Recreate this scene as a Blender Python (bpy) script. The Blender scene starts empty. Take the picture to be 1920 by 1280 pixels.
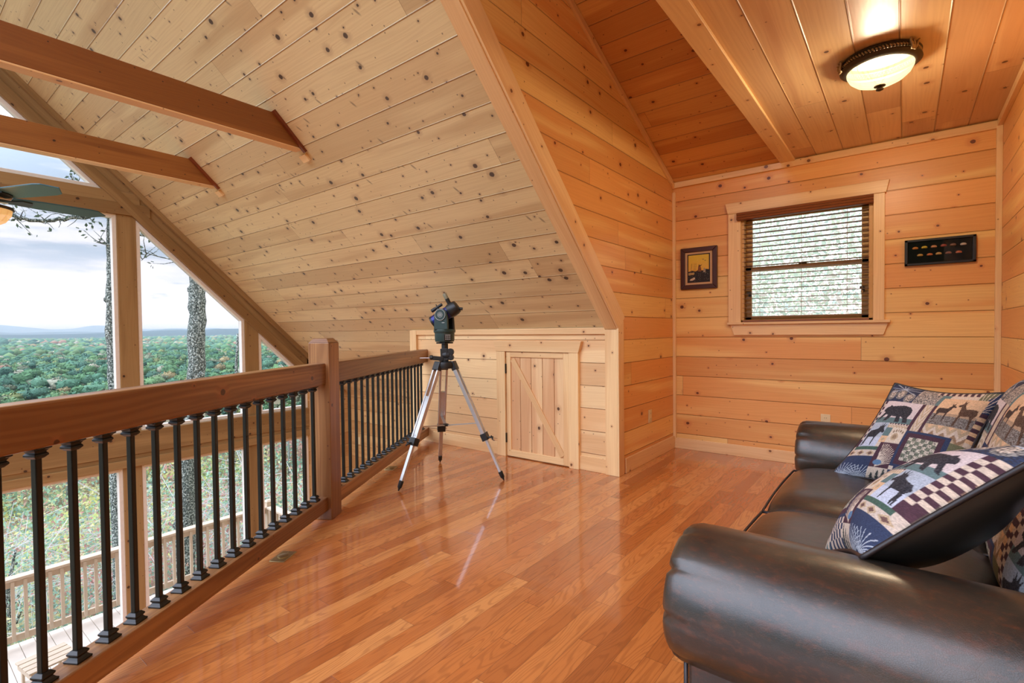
import bpy, bmesh, math, random
import numpy as np
from mathutils import Vector, Matrix

# ------------------------------------------------------------------ camera
S = bpy.context.scene
COL = S.collection
PI = math.pi
cam_d = bpy.data.cameras.new('camera')
cam = bpy.data.objects.new('camera', cam_d)
COL.objects.link(cam)
cam_d.sensor_fit = 'HORIZONTAL'
cam_d.sensor_width = 36.0
cam_d.lens = 941.85 / 1920 * 36.0
cam_d.clip_start = 0.02
cam_d.clip_end = 60000
yaw, pitch, roll = (math.radians(a) for a in (38.0517, -1.2364, -0.6288))
fw = Vector((-math.sin(yaw) * math.cos(pitch), math.cos(yaw) * math.cos(pitch), math.sin(pitch)))
rt = Vector((math.cos(yaw), math.sin(yaw), 0))
up = rt.cross(fw)
r2 = rt * math.cos(roll) + up * math.sin(roll)
u2 = -rt * math.sin(roll) + up * math.cos(roll)
cam.matrix_world = Matrix(((r2.x, u2.x, -fw.x, 0), (r2.y, u2.y, -fw.y, 0), (r2.z, u2.z, -fw.z, 1.2), (0, 0, 0, 1)))
S.camera = cam

# ------------------------------------------------------------------ exposure
S.view_settings.view_transform = 'Standard'
S.view_settings.look = 'None'
S.view_settings.exposure = 0.75
S.view_settings.gamma = 1.0
S.view_settings.use_curve_mapping = False
cy = S.cycles
cy.use_denoising = True
cy.max_bounces = 9
cy.diffuse_bounces = 5
cy.glossy_bounces = 4
cy.transmission_bounces = 4
cy.transparent_max_bounces = 16
cy.volume_bounces = 0
cy.sample_clamp_indirect = 5.0
cy.caustics_reflective = False
cy.caustics_refractive = False


# ------------------------------------------------------------------ node helper
class N:
    """small wrapper that adds nodes and links"""
    def __init__(self, tree):
        self.t = tree
        tree.nodes.clear()

    def new(self, kind, **kw):
        n = self.t.nodes.new(kind)
        for k, v in kw.items():
            setattr(n, k, v)
        return n

    def put(self, sock, v):
        if isinstance(v, bpy.types.NodeSocket):
            self.t.links.new(v, sock)
        elif v is not None:
            if isinstance(v, (tuple, list)) and len(v) == 3 and sock.type == 'RGBA':
                v = (*v, 1)
            sock.default_value = v

    def math(self, op, a, b=None, c=None, clamp=False):
        n = self.new('ShaderNodeMath', operation=op)
        n.use_clamp = clamp
        self.put(n.inputs[0], a)
        if b is not None:
            self.put(n.inputs[1], b)
        if c is not None:
            self.put(n.inputs[2], c)
        return n.outputs[0]

    def vmath(self, op, a, b=None):
        n = self.new('ShaderNodeVectorMath', operation=op)
        self.put(n.inputs[0], a)
        if b is not None:
            self.put(n.inputs[1], b)
        return n.outputs['Value'] if op in ('DOT_PRODUCT', 'LENGTH') else n.outputs[0]

    def xyz(self, x=0.0, y=0.0, z=0.0):
        n = self.new('ShaderNodeCombineXYZ')
        for i, v in enumerate((x, y, z)):
            self.put(n.inputs[i], v)
        return n.outputs[0]

    def sep(self, v):
        n = self.new('ShaderNodeSeparateXYZ')
        self.put(n.inputs[0], v)
        return n.outputs

    def noise(self, vec, scale=1.0, detail=2.0, rough=0.5, dist=0.0, dim='3D'):
        n = self.new('ShaderNodeTexNoise', noise_dimensions=dim)
        self.put(n.inputs['Vector'], vec)
        n.inputs['Scale'].default_value = scale
        n.inputs['Detail'].default_value = detail
        n.inputs['Roughness'].default_value = rough
        n.inputs['Distortion'].default_value = dist
        return n.outputs[0]

    def white(self, vec, dim='2D'):
        n = self.new('ShaderNodeTexWhiteNoise', noise_dimensions=dim)
        self.put(n.inputs['W' if dim == '1D' else 'Vector'], vec)
        return n.outputs[0], n.outputs[1]

    def voro(self, vec, scale=1.0, dim='2D', feature='F1'):
        n = self.new('ShaderNodeTexVoronoi', voronoi_dimensions=dim, feature=feature)
        self.put(n.inputs['Vector'], vec)
        n.inputs['Scale'].default_value = scale
        return n.outputs

    def mix(self, f, a, b, blend='MIX'):
        n = self.new('ShaderNodeMix', data_type='RGBA', blend_type=blend)
        self.put(n.inputs[0], f)
        self.put(n.inputs[6], a)
        self.put(n.inputs[7], b)
        return n.outputs[2]

    def ramp(self, v, stops, interp='LINEAR'):
        n = self.new('ShaderNodeValToRGB')
        n.color_ramp.interpolation = interp
        el = n.color_ramp.elements
        while len(el) < len(stops):
            el.new(0.5)
        for e, (p, c) in zip(el, stops):
            e.position = p
            e.color = (*c, 1) if len(c) == 3 else c
        self.put(n.inputs[0], v)
        return n.outputs[0]

    def smooth(self, v, a, b, lo=0.0, hi=1.0):
        n = self.new('ShaderNodeMapRange', interpolation_type='SMOOTHSTEP')
        self.put(n.inputs[0], v)
        for i, x in enumerate((a, b, lo, hi)):
            self.put(n.inputs[i + 1], x)
        return n.outputs[0]

    def bump(self, h, strength=0.3, dist=0.01):
        n = self.new('ShaderNodeBump')
        n.inputs['Strength'].default_value = strength
        n.inputs['Distance'].default_value = dist
        self.put(n.inputs['Height'], h)
        return n.outputs[0]

    def bsdf(self, col, rough=0.5, spec=0.5, metal=0.0, normal=None, coat=0.0, coat_rough=0.1, **kw):
        n = self.new('ShaderNodeBsdfPrincipled')
        self.put(n.inputs['Base Color'], col)
        self.put(n.inputs['Roughness'], rough)
        self.put(n.inputs['Specular IOR Level'], spec)
        self.put(n.inputs['Metallic'], metal)
        if normal is not None:
            self.put(n.inputs['Normal'], normal)
        n.inputs['Coat Weight'].default_value = coat
        n.inputs['Coat Roughness'].default_value = coat_rough
        for k, v in kw.items():
            self.put(n.inputs[k], v)
        return n.outputs[0]

    def out(self, shader, volume=None):
        o = self.new('ShaderNodeOutputMaterial')
        if shader is not None:
            self.put(o.inputs['Surface'], shader)
        if volume is not None:
            self.put(o.inputs['Volume'], volume)


def material(name):
    m = bpy.data.materials.new(name)
    m.use_nodes = True
    return m, N(m.node_tree)


def lin(r, g, b):
    f = lambda c: (c / 255 / 12.92) if c / 255 <= 0.04045 else ((c / 255 + 0.055) / 1.055) ** 2.4
    return (f(r), f(g), f(b))


# ------------------------------------------------------------------ sky
W = bpy.data.worlds.new('sky')
S.world = W
W.use_nodes = True
n = N(W.node_tree)
tc = n.new('ShaderNodeTexCoord').outputs['Generated']
dx, dy, dz = n.sep(tc)
base = n.ramp(dz, [(0.0, lin(232, 236, 246)), (0.04, lin(250, 247, 250)), (0.16, lin(248, 246, 252)), (0.4, lin(228, 226, 236)), (1.0, lin(222, 222, 232))])
el = n.math('DIVIDE', dz, n.math('ADD', n.math('ABSOLUTE', dx), 0.25))
az = n.math('ARCTAN2', dy, dx)
cl = n.noise(n.xyz(n.math('MULTIPLY', az, 2.2), n.math('MULTIPLY', dz, 13.0), 3.7), 1.6, 5, 0.55)
band = n.smooth(dz, 0.04, 0.16)
band = n.math('MULTIPLY', band, n.smooth(dz, 0.5, 0.28))
cf = n.math('MULTIPLY', n.smooth(cl, 0.44, 0.6), band)
sky = n.mix(cf, base, lin(164, 180, 200))
puff = n.noise(n.xyz(n.math('MULTIPLY', az, 7.0), n.math('MULTIPLY', dz, 38.0), 1.3), 1.5, 4, 0.55)
pf = n.math('MULTIPLY', n.smooth(puff, 0.6, 0.7), n.math('MULTIPLY', n.smooth(dz, 0.02, 0.05), n.smooth(dz, 0.18, 0.1)))
sky = n.mix(n.math('MULTIPLY', pf, 0.7), sky, lin(176, 186, 202))
# unseen sky brightened as added fill, behind the house and past the back window
fill_dir = Vector((-0.3, -0.75, 0.55)).normalized()
sd = n.vmath('DOT_PRODUCT', tc, tuple(fill_dir))
REAR = 6.5
SIDE = 2.6
sd2 = n.vmath('DOT_PRODUCT', tc, tuple(Vector((0.05, 0.95, 0.32)).normalized()))
boost = n.math('ADD', 1.0, n.math('ADD', n.math('MULTIPLY', n.math('MULTIPLY', n.smooth(sd, 0.0, 1.0), n.smooth(dz, 0.08, 0.35)), REAR), n.math('MULTIPLY', n.smooth(sd2, 0.55, 1.0), SIDE)))
rearw = n.smooth(dy, -0.15, -0.5)  # ground colour raised into the unseen rear sky, added to dim glass reflections
ground = n.smooth(n.math('SUBTRACT', dz, n.math('MULTIPLY', rearw, 0.14)), 0.02, 0.0)
sky = n.mix(n.smooth(sd, 0.1, 0.8), sky, n.mix(1.0, sky, (0.93, 1.0, 1.1), 'MULTIPLY'))
col = n.mix(ground, sky, lin(74, 84, 66))
bg = n.new('ShaderNodeBackground')
n.put(bg.inputs[0], col)
glow = n.math('ADD', 1.0, n.math('MULTIPLY', n.smooth(dz, 0.19, 0.05), 0.42))
n.put(bg.inputs[1], n.math('MULTIPLY', n.math('MULTIPLY', boost, glow), 0.52))
n.t.links.new(bg.outputs[0], n.new('ShaderNodeOutputWorld').inputs[0])

# lamp strengths (each lamp's light is made in its own builder)
CEILING_LAMP_W = 62.0
FAN_LAMP_W = 14.0


# ------------------------------------------------------------------ wood and other materials
def pine(name, w=0.193, off=0.15, L=5.0, seam=True, knots=1.0, pale=(236, 196, 140), heart=(214, 150, 96), ks=1.0, grain=0.10, knot=(92, 46, 24),
         kdark=(40, 22, 14), rough=0.42, coat=0.25, vary=1.0):
    m, n = material(name)
    uv = n.new('ShaderNodeUVMap').outputs[0]
    u, v, _ = n.sep(uv)
    vb = n.math('DIVIDE', n.math('SUBTRACT', v, off), w)
    if seam:
        idx = n.math('FLOOR', vb)
        fv = n.math('FRACT', vb)
        r1, _c = n.white(idx, '1D')
        uj = n.math('ADD', n.math('DIVIDE', u, L), n.math('MULTIPLY', r1, 7.0))
        cell = n.math('FLOOR', uj)
        fu = n.math('FRACT', uj)
        rv, rc = n.white(n.xyz(idx, cell, 0.0), '2D')
    else:
        cell = n.new('ShaderNodeAttribute', attribute_name='piece', attribute_type='GEOMETRY').outputs['Fac']
        rv, rc = n.white(cell, '1D')
        idx = cell
    ra, rb, rg = n.sep(rc)
    pu = n.math('ADD', u, n.math('MULTIPLY', ra, 41.0))
    pv = n.math('ADD', v, n.math('MULTIPLY', rb, 17.0))
    # knots
    K = 5.2
    kv = n.voro(n.xyz(pu, n.math('MULTIPLY', pv, 1.12), 0.0), K)
    kd, kc = kv['Distance'], kv['Color']
    ca, cb, cc = n.sep(kc)
    gate = n.math('GREATER_THAN', ca, 1.0 - 0.42 * knots)
    rad = n.math('ADD', 0.026 * ks, n.math('MULTIPLY', n.math('MULTIPLY', cb, cb), 0.07 * ks))
    wob = n.noise(n.xyz(n.math('MULTIPLY', pu, 60.0), n.math('MULTIPLY', pv, 60.0), 0.0), 1.0, 1)
    kdw = n.math('ADD', kd, n.math('MULTIPLY', n.math('SUBTRACT', wob, 0.5), 0.03))
    kmask = n.math('MULTIPLY', gate, n.smooth(kdw, rad, n.math('MULTIPLY', rad, 0.72)))
    kcore = n.math('MULTIPLY', gate, n.smooth(kdw, n.math('MULTIPLY', rad, 0.75), n.math('MULTIPLY', rad, 0.3)))
    halo = n.math('MULTIPLY', gate, n.smooth(kdw, n.math('MULTIPLY', rad, 3.2), rad))
    # a second family of small pin knots in little rows
    kv2 = n.voro(n.xyz(pu, pv, 5.0), 11.0)
    c2a, c2b, c2c = n.sep(kv2['Color'])
    pin = n.math('MULTIPLY', n.math('GREATER_THAN', c2a, 1.0 - 0.16 * knots), n.smooth(kv2['Distance'], 0.075, 0.03))
    spk = None
    if ks > 1.2:
        sv = n.voro(n.xyz(n.math('MULTIPLY', n.math('ADD', n.math('MULTIPLY', pu, .86), n.math('MULTIPLY', pv, .5)), 15.0), n.math('MULTIPLY', n.math('SUBTRACT', n.math('MULTIPLY', pv, .86), n.math('MULTIPLY', pu, .5)), 4.2), 0.0), 1.0)
        s_a, s_b, s_c = n.sep(sv['Color'])
        spk = n.math('MULTIPLY', n.math('GREATER_THAN', s_a, .93), n.smooth(sv['Distance'], .17, .05))
    # grain bending round the knots
    low = n.noise(n.xyz(n.math('MULTIPLY', pu, 1.1), n.math('MULTIPLY', pv, 5.0), 0.0), 1.0, 2)
    gv = n.math('ADD', pv, n.math('MULTIPLY', n.math('SUBTRACT', low, 0.5), 0.05))
    gv = n.math('ADD', gv, n.math('MULTIPLY', halo, 0.012))
    streak = n.noise(n.xyz(n.math('MULTIPLY', pu, 2.2), n.math('MULTIPLY', gv, 120.0), 0.0), 1.0, 2, 0.6)
    rings = n.math('SINE', n.math('ADD', n.math('MULTIPLY', gv, 240.0), n.math('MULTIPLY', n.noise(n.xyz(n.math('MULTIPLY', pu, 0.9), n.math('MULTIPLY', gv, 16.0), 2.0), 1.0, 1), 28.0)))
    heartf = n.noise(n.xyz(n.math('MULTIPLY', pu, 0.55), n.math('MULTIPLY', gv, 7.5), 1.0), 1.0, 2, 0.4)
    heartf = n.math('ADD', heartf, n.math('MULTIPLY', n.math('SUBTRACT', rg, 0.5), 0.5 * vary))
    hf = n.smooth(heartf, 0.42, 0.6)
    c = n.mix(hf, lin(*pale), lin(*heart))
    c = n.mix(n.math('MULTIPLY', n.smooth(rings, -1.0, 1.0), grain), c, lin(heart[0] - 40, heart[1] - 52, heart[2] - 46))
    c = n.mix(n.math('MULTIPLY', n.smooth(streak, 0.52, 0.75), 0.22), c, lin(heart[0] - 30, heart[1] - 45, heart[2] - 40))
    tone = n.math('ADD', 1.0 - 0.10 * vary, n.math('MULTIPLY', rv, 0.15 * vary))
    c = n.mix(1.0, c, n.xyz(tone, tone, tone), 'MULTIPLY')
    c = n.mix(n.math('MULTIPLY', halo, 0.35), c, lin(knot[0] + 70, knot[1] + 50, knot[2] + 30))
    c = n.mix(n.math('MULTIPLY', pin, 0.75), c, lin(*knot))
    if spk is not None:
        c = n.mix(n.math('MULTIPLY', spk, 0.6), c, lin(*knot))
    c = n.mix(n.math('MULTIPLY', kmask, 0.9), c, lin(*kdark))
    c = n.mix(n.math('MULTIPLY', kcore, 0.8), c, lin(*knot))
    h = n.math('MULTIPLY', streak, 0.0004)
    if seam:
        e = n.math('MULTIPLY', n.math('MINIMUM', fv, n.math('SUBTRACT', 1.0, fv)), w)
        groove = n.smooth(e, 0.0065, 0.0)
        line = n.smooth(e, 0.0022, 0.0008)
        ej = n.math('MULTIPLY', n.math('MINIMUM', fu, n.math('SUBTRACT', 1.0, fu)), L)
        jl = n.smooth(ej, 0.0018, 0.0006)
        ln = n.math('MAXIMUM', line, jl)
        c = n.mix(n.math('MULTIPLY', ln, 0.72), c, lin(96, 50, 22))
        h = n.math('SUBTRACT', h, n.math('MULTIPLY', groove, 0.006))
    nb = n.bump(h, 0.8, 1.0)
    n.out(n.bsdf(c, rough, 0.4, normal=nb, coat=coat, coat_rough=0.3))
    return m


PINE_WALL = pine('pine_wall_boards', L=9.0, knots=0.8, ks=1.15, pale=(243, 202, 126), heart=(230, 168, 96), knot=(120, 52, 26), kdark=(62, 26, 14))
PINE_KNEE = pine('pine_knee_wall_boards', knots=0.9, pale=(242, 210, 156), heart=(230, 188, 134), knot=(110, 62, 40))
PINE_CEIL = pine('pine_ceiling_boards', w=0.196, off=0.094, L=4.0, knots=1.5, ks=1.35, pale=(228, 208, 158), heart=(210, 184, 136), knot=(86, 66, 56), kdark=(44, 36, 34), rough=0.4)
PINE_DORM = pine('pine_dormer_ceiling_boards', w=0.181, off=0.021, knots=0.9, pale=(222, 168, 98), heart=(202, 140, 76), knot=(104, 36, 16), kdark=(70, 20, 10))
PINE_FLAT = pine('pine_flat_ceiling_boards', w=0.191, off=-0.027, knots=0.8, pale=(226, 192, 142), heart=(208, 164, 118), knot=(110, 56, 30), rough=0.42, coat=0.3)
PINE_GREAT = pine('pine_great_room_boards', knots=0.9, pale=(206, 168, 112), heart=(188, 144, 90), knot=(80, 44, 24))
TRIM = pine('pine_trim', seam=False, knots=0.7, pale=(242, 208, 152), heart=(230, 188, 132), knot=(130, 80, 44), kdark=(90, 52, 30), vary=0.5)
DOORWOOD = pine('pine_door_boards', seam=False, knots=0.9, pale=(240, 204, 152), heart=(226, 178, 128), knot=(104, 66, 44), vary=0.6)
GABLEWOOD = pine('pine_gable_timber', seam=False, knots=0.9, pale=(164, 134, 88), heart=(142, 112, 70), knot=(66, 40, 24), vary=0.6)  # same pine, base colour darkened to hold its backlit shade
RAILWOOD = pine('cedar_rail_timber', seam=False, knots=0.6, grain=0.34, pale=(164, 120, 74), heart=(124, 84, 46), knot=(70, 30, 14), vary=0.6, rough=0.38)
BEAMWOOD = pine('stained_beam_timber', seam=False, knots=0.7, pale=(158, 100, 44), heart=(130, 76, 28), knot=(60, 24, 10), vary=0.5)
DARKTRIM = pine('red_brown_collar_timber', seam=False, knots=0.1, pale=(130, 62, 26), heart=(112, 50, 20), vary=0.3)


def oak_floor():
    m, n = material('oak_strip_floor')
    uv = n.new('ShaderNodeUVMap').outputs[0]
    u, v, _ = n.sep(uv)
    w, L = 0.083, 0.95
    vb = n.math('DIVIDE', v, w)
    idx = n.math('FLOOR', vb)
    fv = n.math('FRACT', vb)
    r1, _c = n.white(idx, '1D')
    uj = n.math('ADD', n.math('DIVIDE', u, L), n.math('MULTIPLY', r1, 9.0))
    cell = n.math('FLOOR', uj)
    fu = n.math('FRACT', uj)
    rv, rc = n.white(n.xyz(idx, cell, 0.0), '2D')
    ra, rb, rg = n.sep(rc)
    pu = n.math('ADD', u, n.math('MULTIPLY', ra, 31.0))
    pv = n.math('ADD', v, n.math('MULTIPLY', rb, 13.0))
    field = n.noise(n.xyz(n.math('MULTIPLY', pu, 1.5), n.math('MULTIPLY', pv, 11.0), 0.0), 1.0, 1.5, 0.45)
    rings = n.math('SINE', n.math('MULTIPLY', field, 95.0))
    pores = n.noise(n.xyz(n.math('MULTIPLY', pu, 9.0), n.math('MULTIPLY', pv, 260.0), 0.0), 1.0, 2, 0.6)
    c = n.ramp(rv, [(0.0, lin(160, 90, 42)), (0.3, lin(183, 107, 51)), (0.65, lin(195, 122, 62)), (0.9, lin(205, 139, 78)), (1.0, lin(172, 96, 46))])
    c = n.mix(n.math('MULTIPLY', n.smooth(rings, 0.1, 1.0), 0.3), c, lin(116, 58, 28))
    c = n.mix(n.math('MULTIPLY', n.smooth(pores, 0.52, 0.72), 0.3), c, lin(112, 56, 28))
    blot = n.noise(n.xyz(n.math('MULTIPLY', pu, 2.0), n.math('MULTIPLY', pv, 9.0), 4.0), 1.0, 2)
    c = n.mix(n.math('MULTIPLY', n.smooth(blot, 0.58, 0.75), 0.4), c, lin(128, 66, 34))
    e = n.math('MULTIPLY', n.math('MINIMUM', fv, n.math('SUBTRACT', 1.0, fv)), w)
    ej = n.math('MULTIPLY', n.math('MINIMUM', fu, n.math('SUBTRACT', 1.0, fu)), L)
    ln = n.math('MAXIMUM', n.smooth(e, 0.0013, 0.0004), n.smooth(ej, 0.0013, 0.0004))
    c = n.mix(n.math('MULTIPLY', ln, 0.6), c, lin(80, 38, 18))
    wav = n.noise(n.xyz(n.math('MULTIPLY', u, 3.0), n.math('MULTIPLY', v, 14.0), 0.0), 1.0, 2)
    h = n.math('ADD', n.math('MULTIPLY', ln, -0.0008), n.math('MULTIPLY', wav, 0.0006))
    h = n.math('ADD', h, n.math('MULTIPLY', pores, 0.00012))
    n.out(n.bsdf(c, 0.24, 0.5, normal=n.bump(h, 0.6, 1.0), coat=0.8, coat_rough=0.06))
    return m


OAK = oak_floor()


def simple(name, col, rough=0.5, spec=0.5, metal=0.0, var=0.08, scale=30.0, bump=0.0, coat=0.0, **kw):
    m, n = material(name)
    tc = n.new('ShaderNodeTexCoord').outputs['Object']
    no = n.noise(tc, scale, 3)
    f = n.math('ADD', 1.0 - var, n.math('MULTIPLY', no, 2 * var))
    c = n.mix(1.0, lin(*col), n.xyz(f, f, f), 'MULTIPLY')
    nb = n.bump(no, bump, 0.002) if bump else None
    n.out(n.bsdf(c, rough, spec, metal, nb, coat, **kw))
    return m


def leather():
    m, n = material('dark_brown_leather')
    tc = n.new('ShaderNodeTexCoord').outputs['Object']
    a = n.noise(tc, 5.0, 4, 0.6)
    b = n.noise(n.vmath('MULTIPLY', tc, (1.0, 2.5, 2.5)), 16.0, 4, 0.65)
    c = n.mix(n.smooth(a, 0.35, 0.65), lin(32, 33, 29), lin(56, 47, 37))
    c = n.mix(n.math('MULTIPLY', n.smooth(b, 0.5, 0.68), 0.6), c, lin(76, 44, 28))
    d = n.noise(n.vmath('MULTIPLY', tc, (1.6, 3.0, 3.0)), 34.0, 4, 0.7)
    c = n.mix(n.math('MULTIPLY', n.smooth(d, 0.5, 0.72), 0.45), c, lin(92, 58, 38))
    g = n.voro(tc, 260.0, '3D', 'DISTANCE_TO_EDGE')['Distance']
    cr = n.voro(n.vmath('ADD', tc, (3.0, 1.0, 2.0)), 34.0, '3D', 'DISTANCE_TO_EDGE')['Distance']
    crz = n.math('MULTIPLY', n.smooth(cr, 0.02, 0.0), n.smooth(n.noise(tc, 7.0, 2), 0.52, 0.62))
    h = n.math('ADD', n.math('MULTIPLY', n.smooth(g, 0.0, 0.12), 0.00012), n.math('MULTIPLY', crz, -0.00012))
    h = n.math('ADD', h, n.math('MULTIPLY', n.noise(tc, 9.0, 2), 0.004))
    n.out(n.bsdf(c, 0.34, 0.6, normal=n.bump(h, 0.7, 1.0), coat=0.4, coat_rough=0.22))
    return m


LEATHER = leather()
BLACK_METAL = simple('satin_black_metal', (8, 13, 12), 0.34, 0.4, 0.0, 0.1, 40, 0.0, 0.1)
BLACK_PLASTIC = simple('black_plastic', (22, 27, 27), 0.42, 0.5)
GREEN_PLASTIC = simple('dark_green_grey_plastic', (40, 62, 58), 0.4, 0.5)
BLUE_TUBE = simple('blue_telescope_tube', (28, 38, 120), 0.2, 0.6, 0.3)
GREY_METAL = simple('warm_grey_eyepiece', (140, 142, 120), 0.45, 0.5)
WHITE_MARK = simple('pale_grey_marking', (196, 200, 196), 0.5)
ALU = simple('brushed_aluminium', (204, 206, 206), 0.34, 0.5, 0.85, 0.06, 60)
BRONZE = simple('dark_bronze', (66, 56, 40), 0.42, 0.5, 0.5, 0.25, 60)
BRONZE_LIGHT = simple('rubbed_bronze_rope', (150, 124, 84), 0.4, 0.5, 0.4, 0.2, 80)
BRASS = simple('antique_brass', (176, 158, 112), 0.32, 0.5, 0.8, 0.12, 80)
IVORY = simple('ivory_plastic', (226, 208, 160), 0.4)
IVORY_DARK = simple('ivory_slot', (120, 104, 72), 0.5)
VINYL = simple('pale_window_vinyl', (232, 230, 220), 0.45)
SASHWOOD = simple('honey_window_sash', (206, 160, 92), 0.45, var=0.12)
BLINDWOOD = simple('brown_blind_wood', (132, 78, 42), 0.45, var=0.15, scale=12)
SLATWOOD = simple('blind_slat_wood', (120, 84, 50), 0.45, var=0.12, scale=12)
CORD = simple('blind_cord', (150, 130, 100), 0.7)
FRAME_RED = simple('mahogany_frame', (62, 22, 16), 0.35, coat=0.3)
FRAME_BLACK = simple('black_frame', (12, 11, 11), 0.3, coat=0.3)
LINEN = simple('linen_mat', (206, 170, 130), 0.8)
BLACK_FELT = simple('black_felt', (16, 14, 12), 0.9, 0.1)
FAN_BLADE = simple('grey_green_fan_blade', (36, 90, 102), 0.4, 0.5, var=0.06, scale=8)
DECKWOOD = simple('weathered_deck_wood', (208, 192, 170), 0.75, 0.2, var=0.14, scale=7)
DECKFLOOR = simple('pale_deck_boards', (226, 218, 206), 0.7, 0.2, var=0.12, scale=9)
SUEDE = simple('black_leather_pillow_back', (22, 23, 22), 0.4, 0.5, bump=0.1, scale=60)
PIPING = simple('dark_leather_piping', (34, 28, 30), 0.45)
NAIL = simple('brass_nailhead', (150, 120, 80), 0.3, 0.5, 0.9)


def glass():
    m, n = material('clear_glass')
    fr = n.new('ShaderNodeFresnel')
    fr.inputs[0].default_value = 1.45
    t = n.new('ShaderNodeBsdfTransparent')
    g = n.new('ShaderNodeBsdfGlossy')
    g.inputs['Roughness'].default_value = 0.0
    tcn = n.new('ShaderNodeTexCoord').outputs['Object']
    tint = n.mix(n.noise(tcn, 1.0, 1), (0.975, 0.985, 0.98), (0.985, 0.99, 0.985))
    n.put(t.inputs[0], tint)
    mx = n.new('ShaderNodeMixShader')
    n.put(mx.inputs[0], n.math('MULTIPLY', fr.outputs[0], 0.8))
    n.put(mx.inputs[1], t.outputs[0])
    n.put(mx.inputs[2], g.outputs[0])
    n.out(mx.outputs[0])
    return m


GLASS = glass()


def lamp_glass(name, col, strength, through=0.35, seed=0.0):
    m, n = material(name)
    tc = n.new('ShaderNodeTexCoord').outputs['Object']
    x, y, z = n.sep(tc)
    ang = n.math('ARCTAN2', y, x)
    ray = n.noise(n.xyz(n.math('MULTIPLY', ang, 9.0), n.math('MULTIPLY', z, 3.0), seed), 1.0, 3)
    et = n.smooth(ray, 0.5, 0.68)
    c = n.mix(n.math('MULTIPLY', et, 0.55), col, (col[0] * 0.8, col[1] * 0.55, col[2] * 0.4))
    em = n.new('ShaderNodeEmission')
    n.put(em.inputs[0], c)
    em.inputs[1].default_value = strength
    t = n.new('ShaderNodeBsdfTransparent')
    g = n.new('ShaderNodeBsdfGlossy')
    g.inputs['Roughness'].default_value = 0.15
    mx = n.new('ShaderNodeMixShader')
    mx.inputs[0].default_value = through
    n.put(mx.inputs[1], em.outputs[0])
    n.put(mx.inputs[2], t.outputs[0])
    m2 = n.new('ShaderNodeMixShader')
    m2.inputs[0].default_value = 0.05
    n.put(m2.inputs[1], mx.outputs[0])
    n.put(m2.inputs[2], g.outputs[0])
    n.out(m2.outputs[0])
    return m


LAMP_GLASS = lamp_glass('etched_lamp_glass', (1.0, 0.84, 0.42), 1.15)
FAN_GLASS = lamp_glass('amber_fan_glass', (1.0, 0.52, 0.17), 0.62, 0.3, 4.0)


def vcol(name, rough=0.85, spec=0.2, weave=True):
    m, n = material(name)
    a = n.new('ShaderNodeAttribute', attribute_name='tint').outputs['Color']
    tc = n.new('ShaderNodeTexCoord').outputs['Object']
    no = n.noise(tc, 420.0 if weave else 2.0, 2)
    f = n.math('ADD', 0.82, n.math('MULTIPLY', no, 0.36))
    c = n.mix(1.0, a, n.xyz(f, f, f), 'MULTIPLY')
    nb = n.bump(n.math('MULTIPLY', no, 0.0006), 0.5, 1.0)
    n.out(n.bsdf(c, rough, spec, normal=nb))
    return m


FABRIC = vcol('lodge_tapestry')
PAINT = vcol('painted_print', 0.4, 0.4)


def leafy(name, scale, translucent=0.35, bumps=0.5, spread=0.5):
    m, n = material(name)
    a = n.new('ShaderNodeAttribute', attribute_name='tint').outputs['Color']
    geo = n.new('ShaderNodeNewGeometry').outputs['Position']
    no = n.noise(geo, scale, 3, 0.7)
    f = n.math('ADD', 1.0 - spread, n.math('MULTIPLY', no, 2 * spread))
    c = n.mix(1.0, a, n.xyz(f, f, f), 'MULTIPLY')
    nb = n.bump(no, bumps, 1.0 / scale) if bumps else None
    d = n.bsdf(c, 0.8, 0.1, normal=nb)
    if translucent:
        t = n.new('ShaderNodeBsdfTranslucent')
        n.put(t.inputs[0], c)
        mx = n.new('ShaderNodeMixShader')
        mx.inputs[0].default_value = translucent
        n.put(mx.inputs[1], d)
        n.put(mx.inputs[2], t.outputs[0])
        d = mx.outputs[0]
    n.out(d)
    return m


CANOPY = leafy('forest_canopy_foliage', 1.3, 0.0, 1.0, 0.5)
LEAF = leafy('leaf', 3.0, 0.4, 0.0, 0.3)
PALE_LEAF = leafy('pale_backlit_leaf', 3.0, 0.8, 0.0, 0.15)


def bark():
    m, n = material('lichen_bark')
    tc = n.new('ShaderNodeTexCoord').outputs['Object']
    a = n.voro(n.vmath('MULTIPLY', tc, (1, 1, 0.4)), 34.0, '3D', 'DISTANCE_TO_EDGE')['Distance']
    b = n.noise(tc, 30.0, 4, 0.7)
    c = n.mix(n.smooth(a, 0.0, 0.2), lin(48, 56, 54), lin(112, 124, 118))
    c = n.mix(n.smooth(b, 0.5, 0.6), c, lin(196, 204, 196))
    n.out(n.bsdf(c, 0.9, 0.1, normal=n.bump(a, 1.0, 0.02)))
    return m


BARK = bark()


# ------------------------------------------------------------------ mesh helpers
PIECE = [0]
RNG = random.Random(7)


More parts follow.
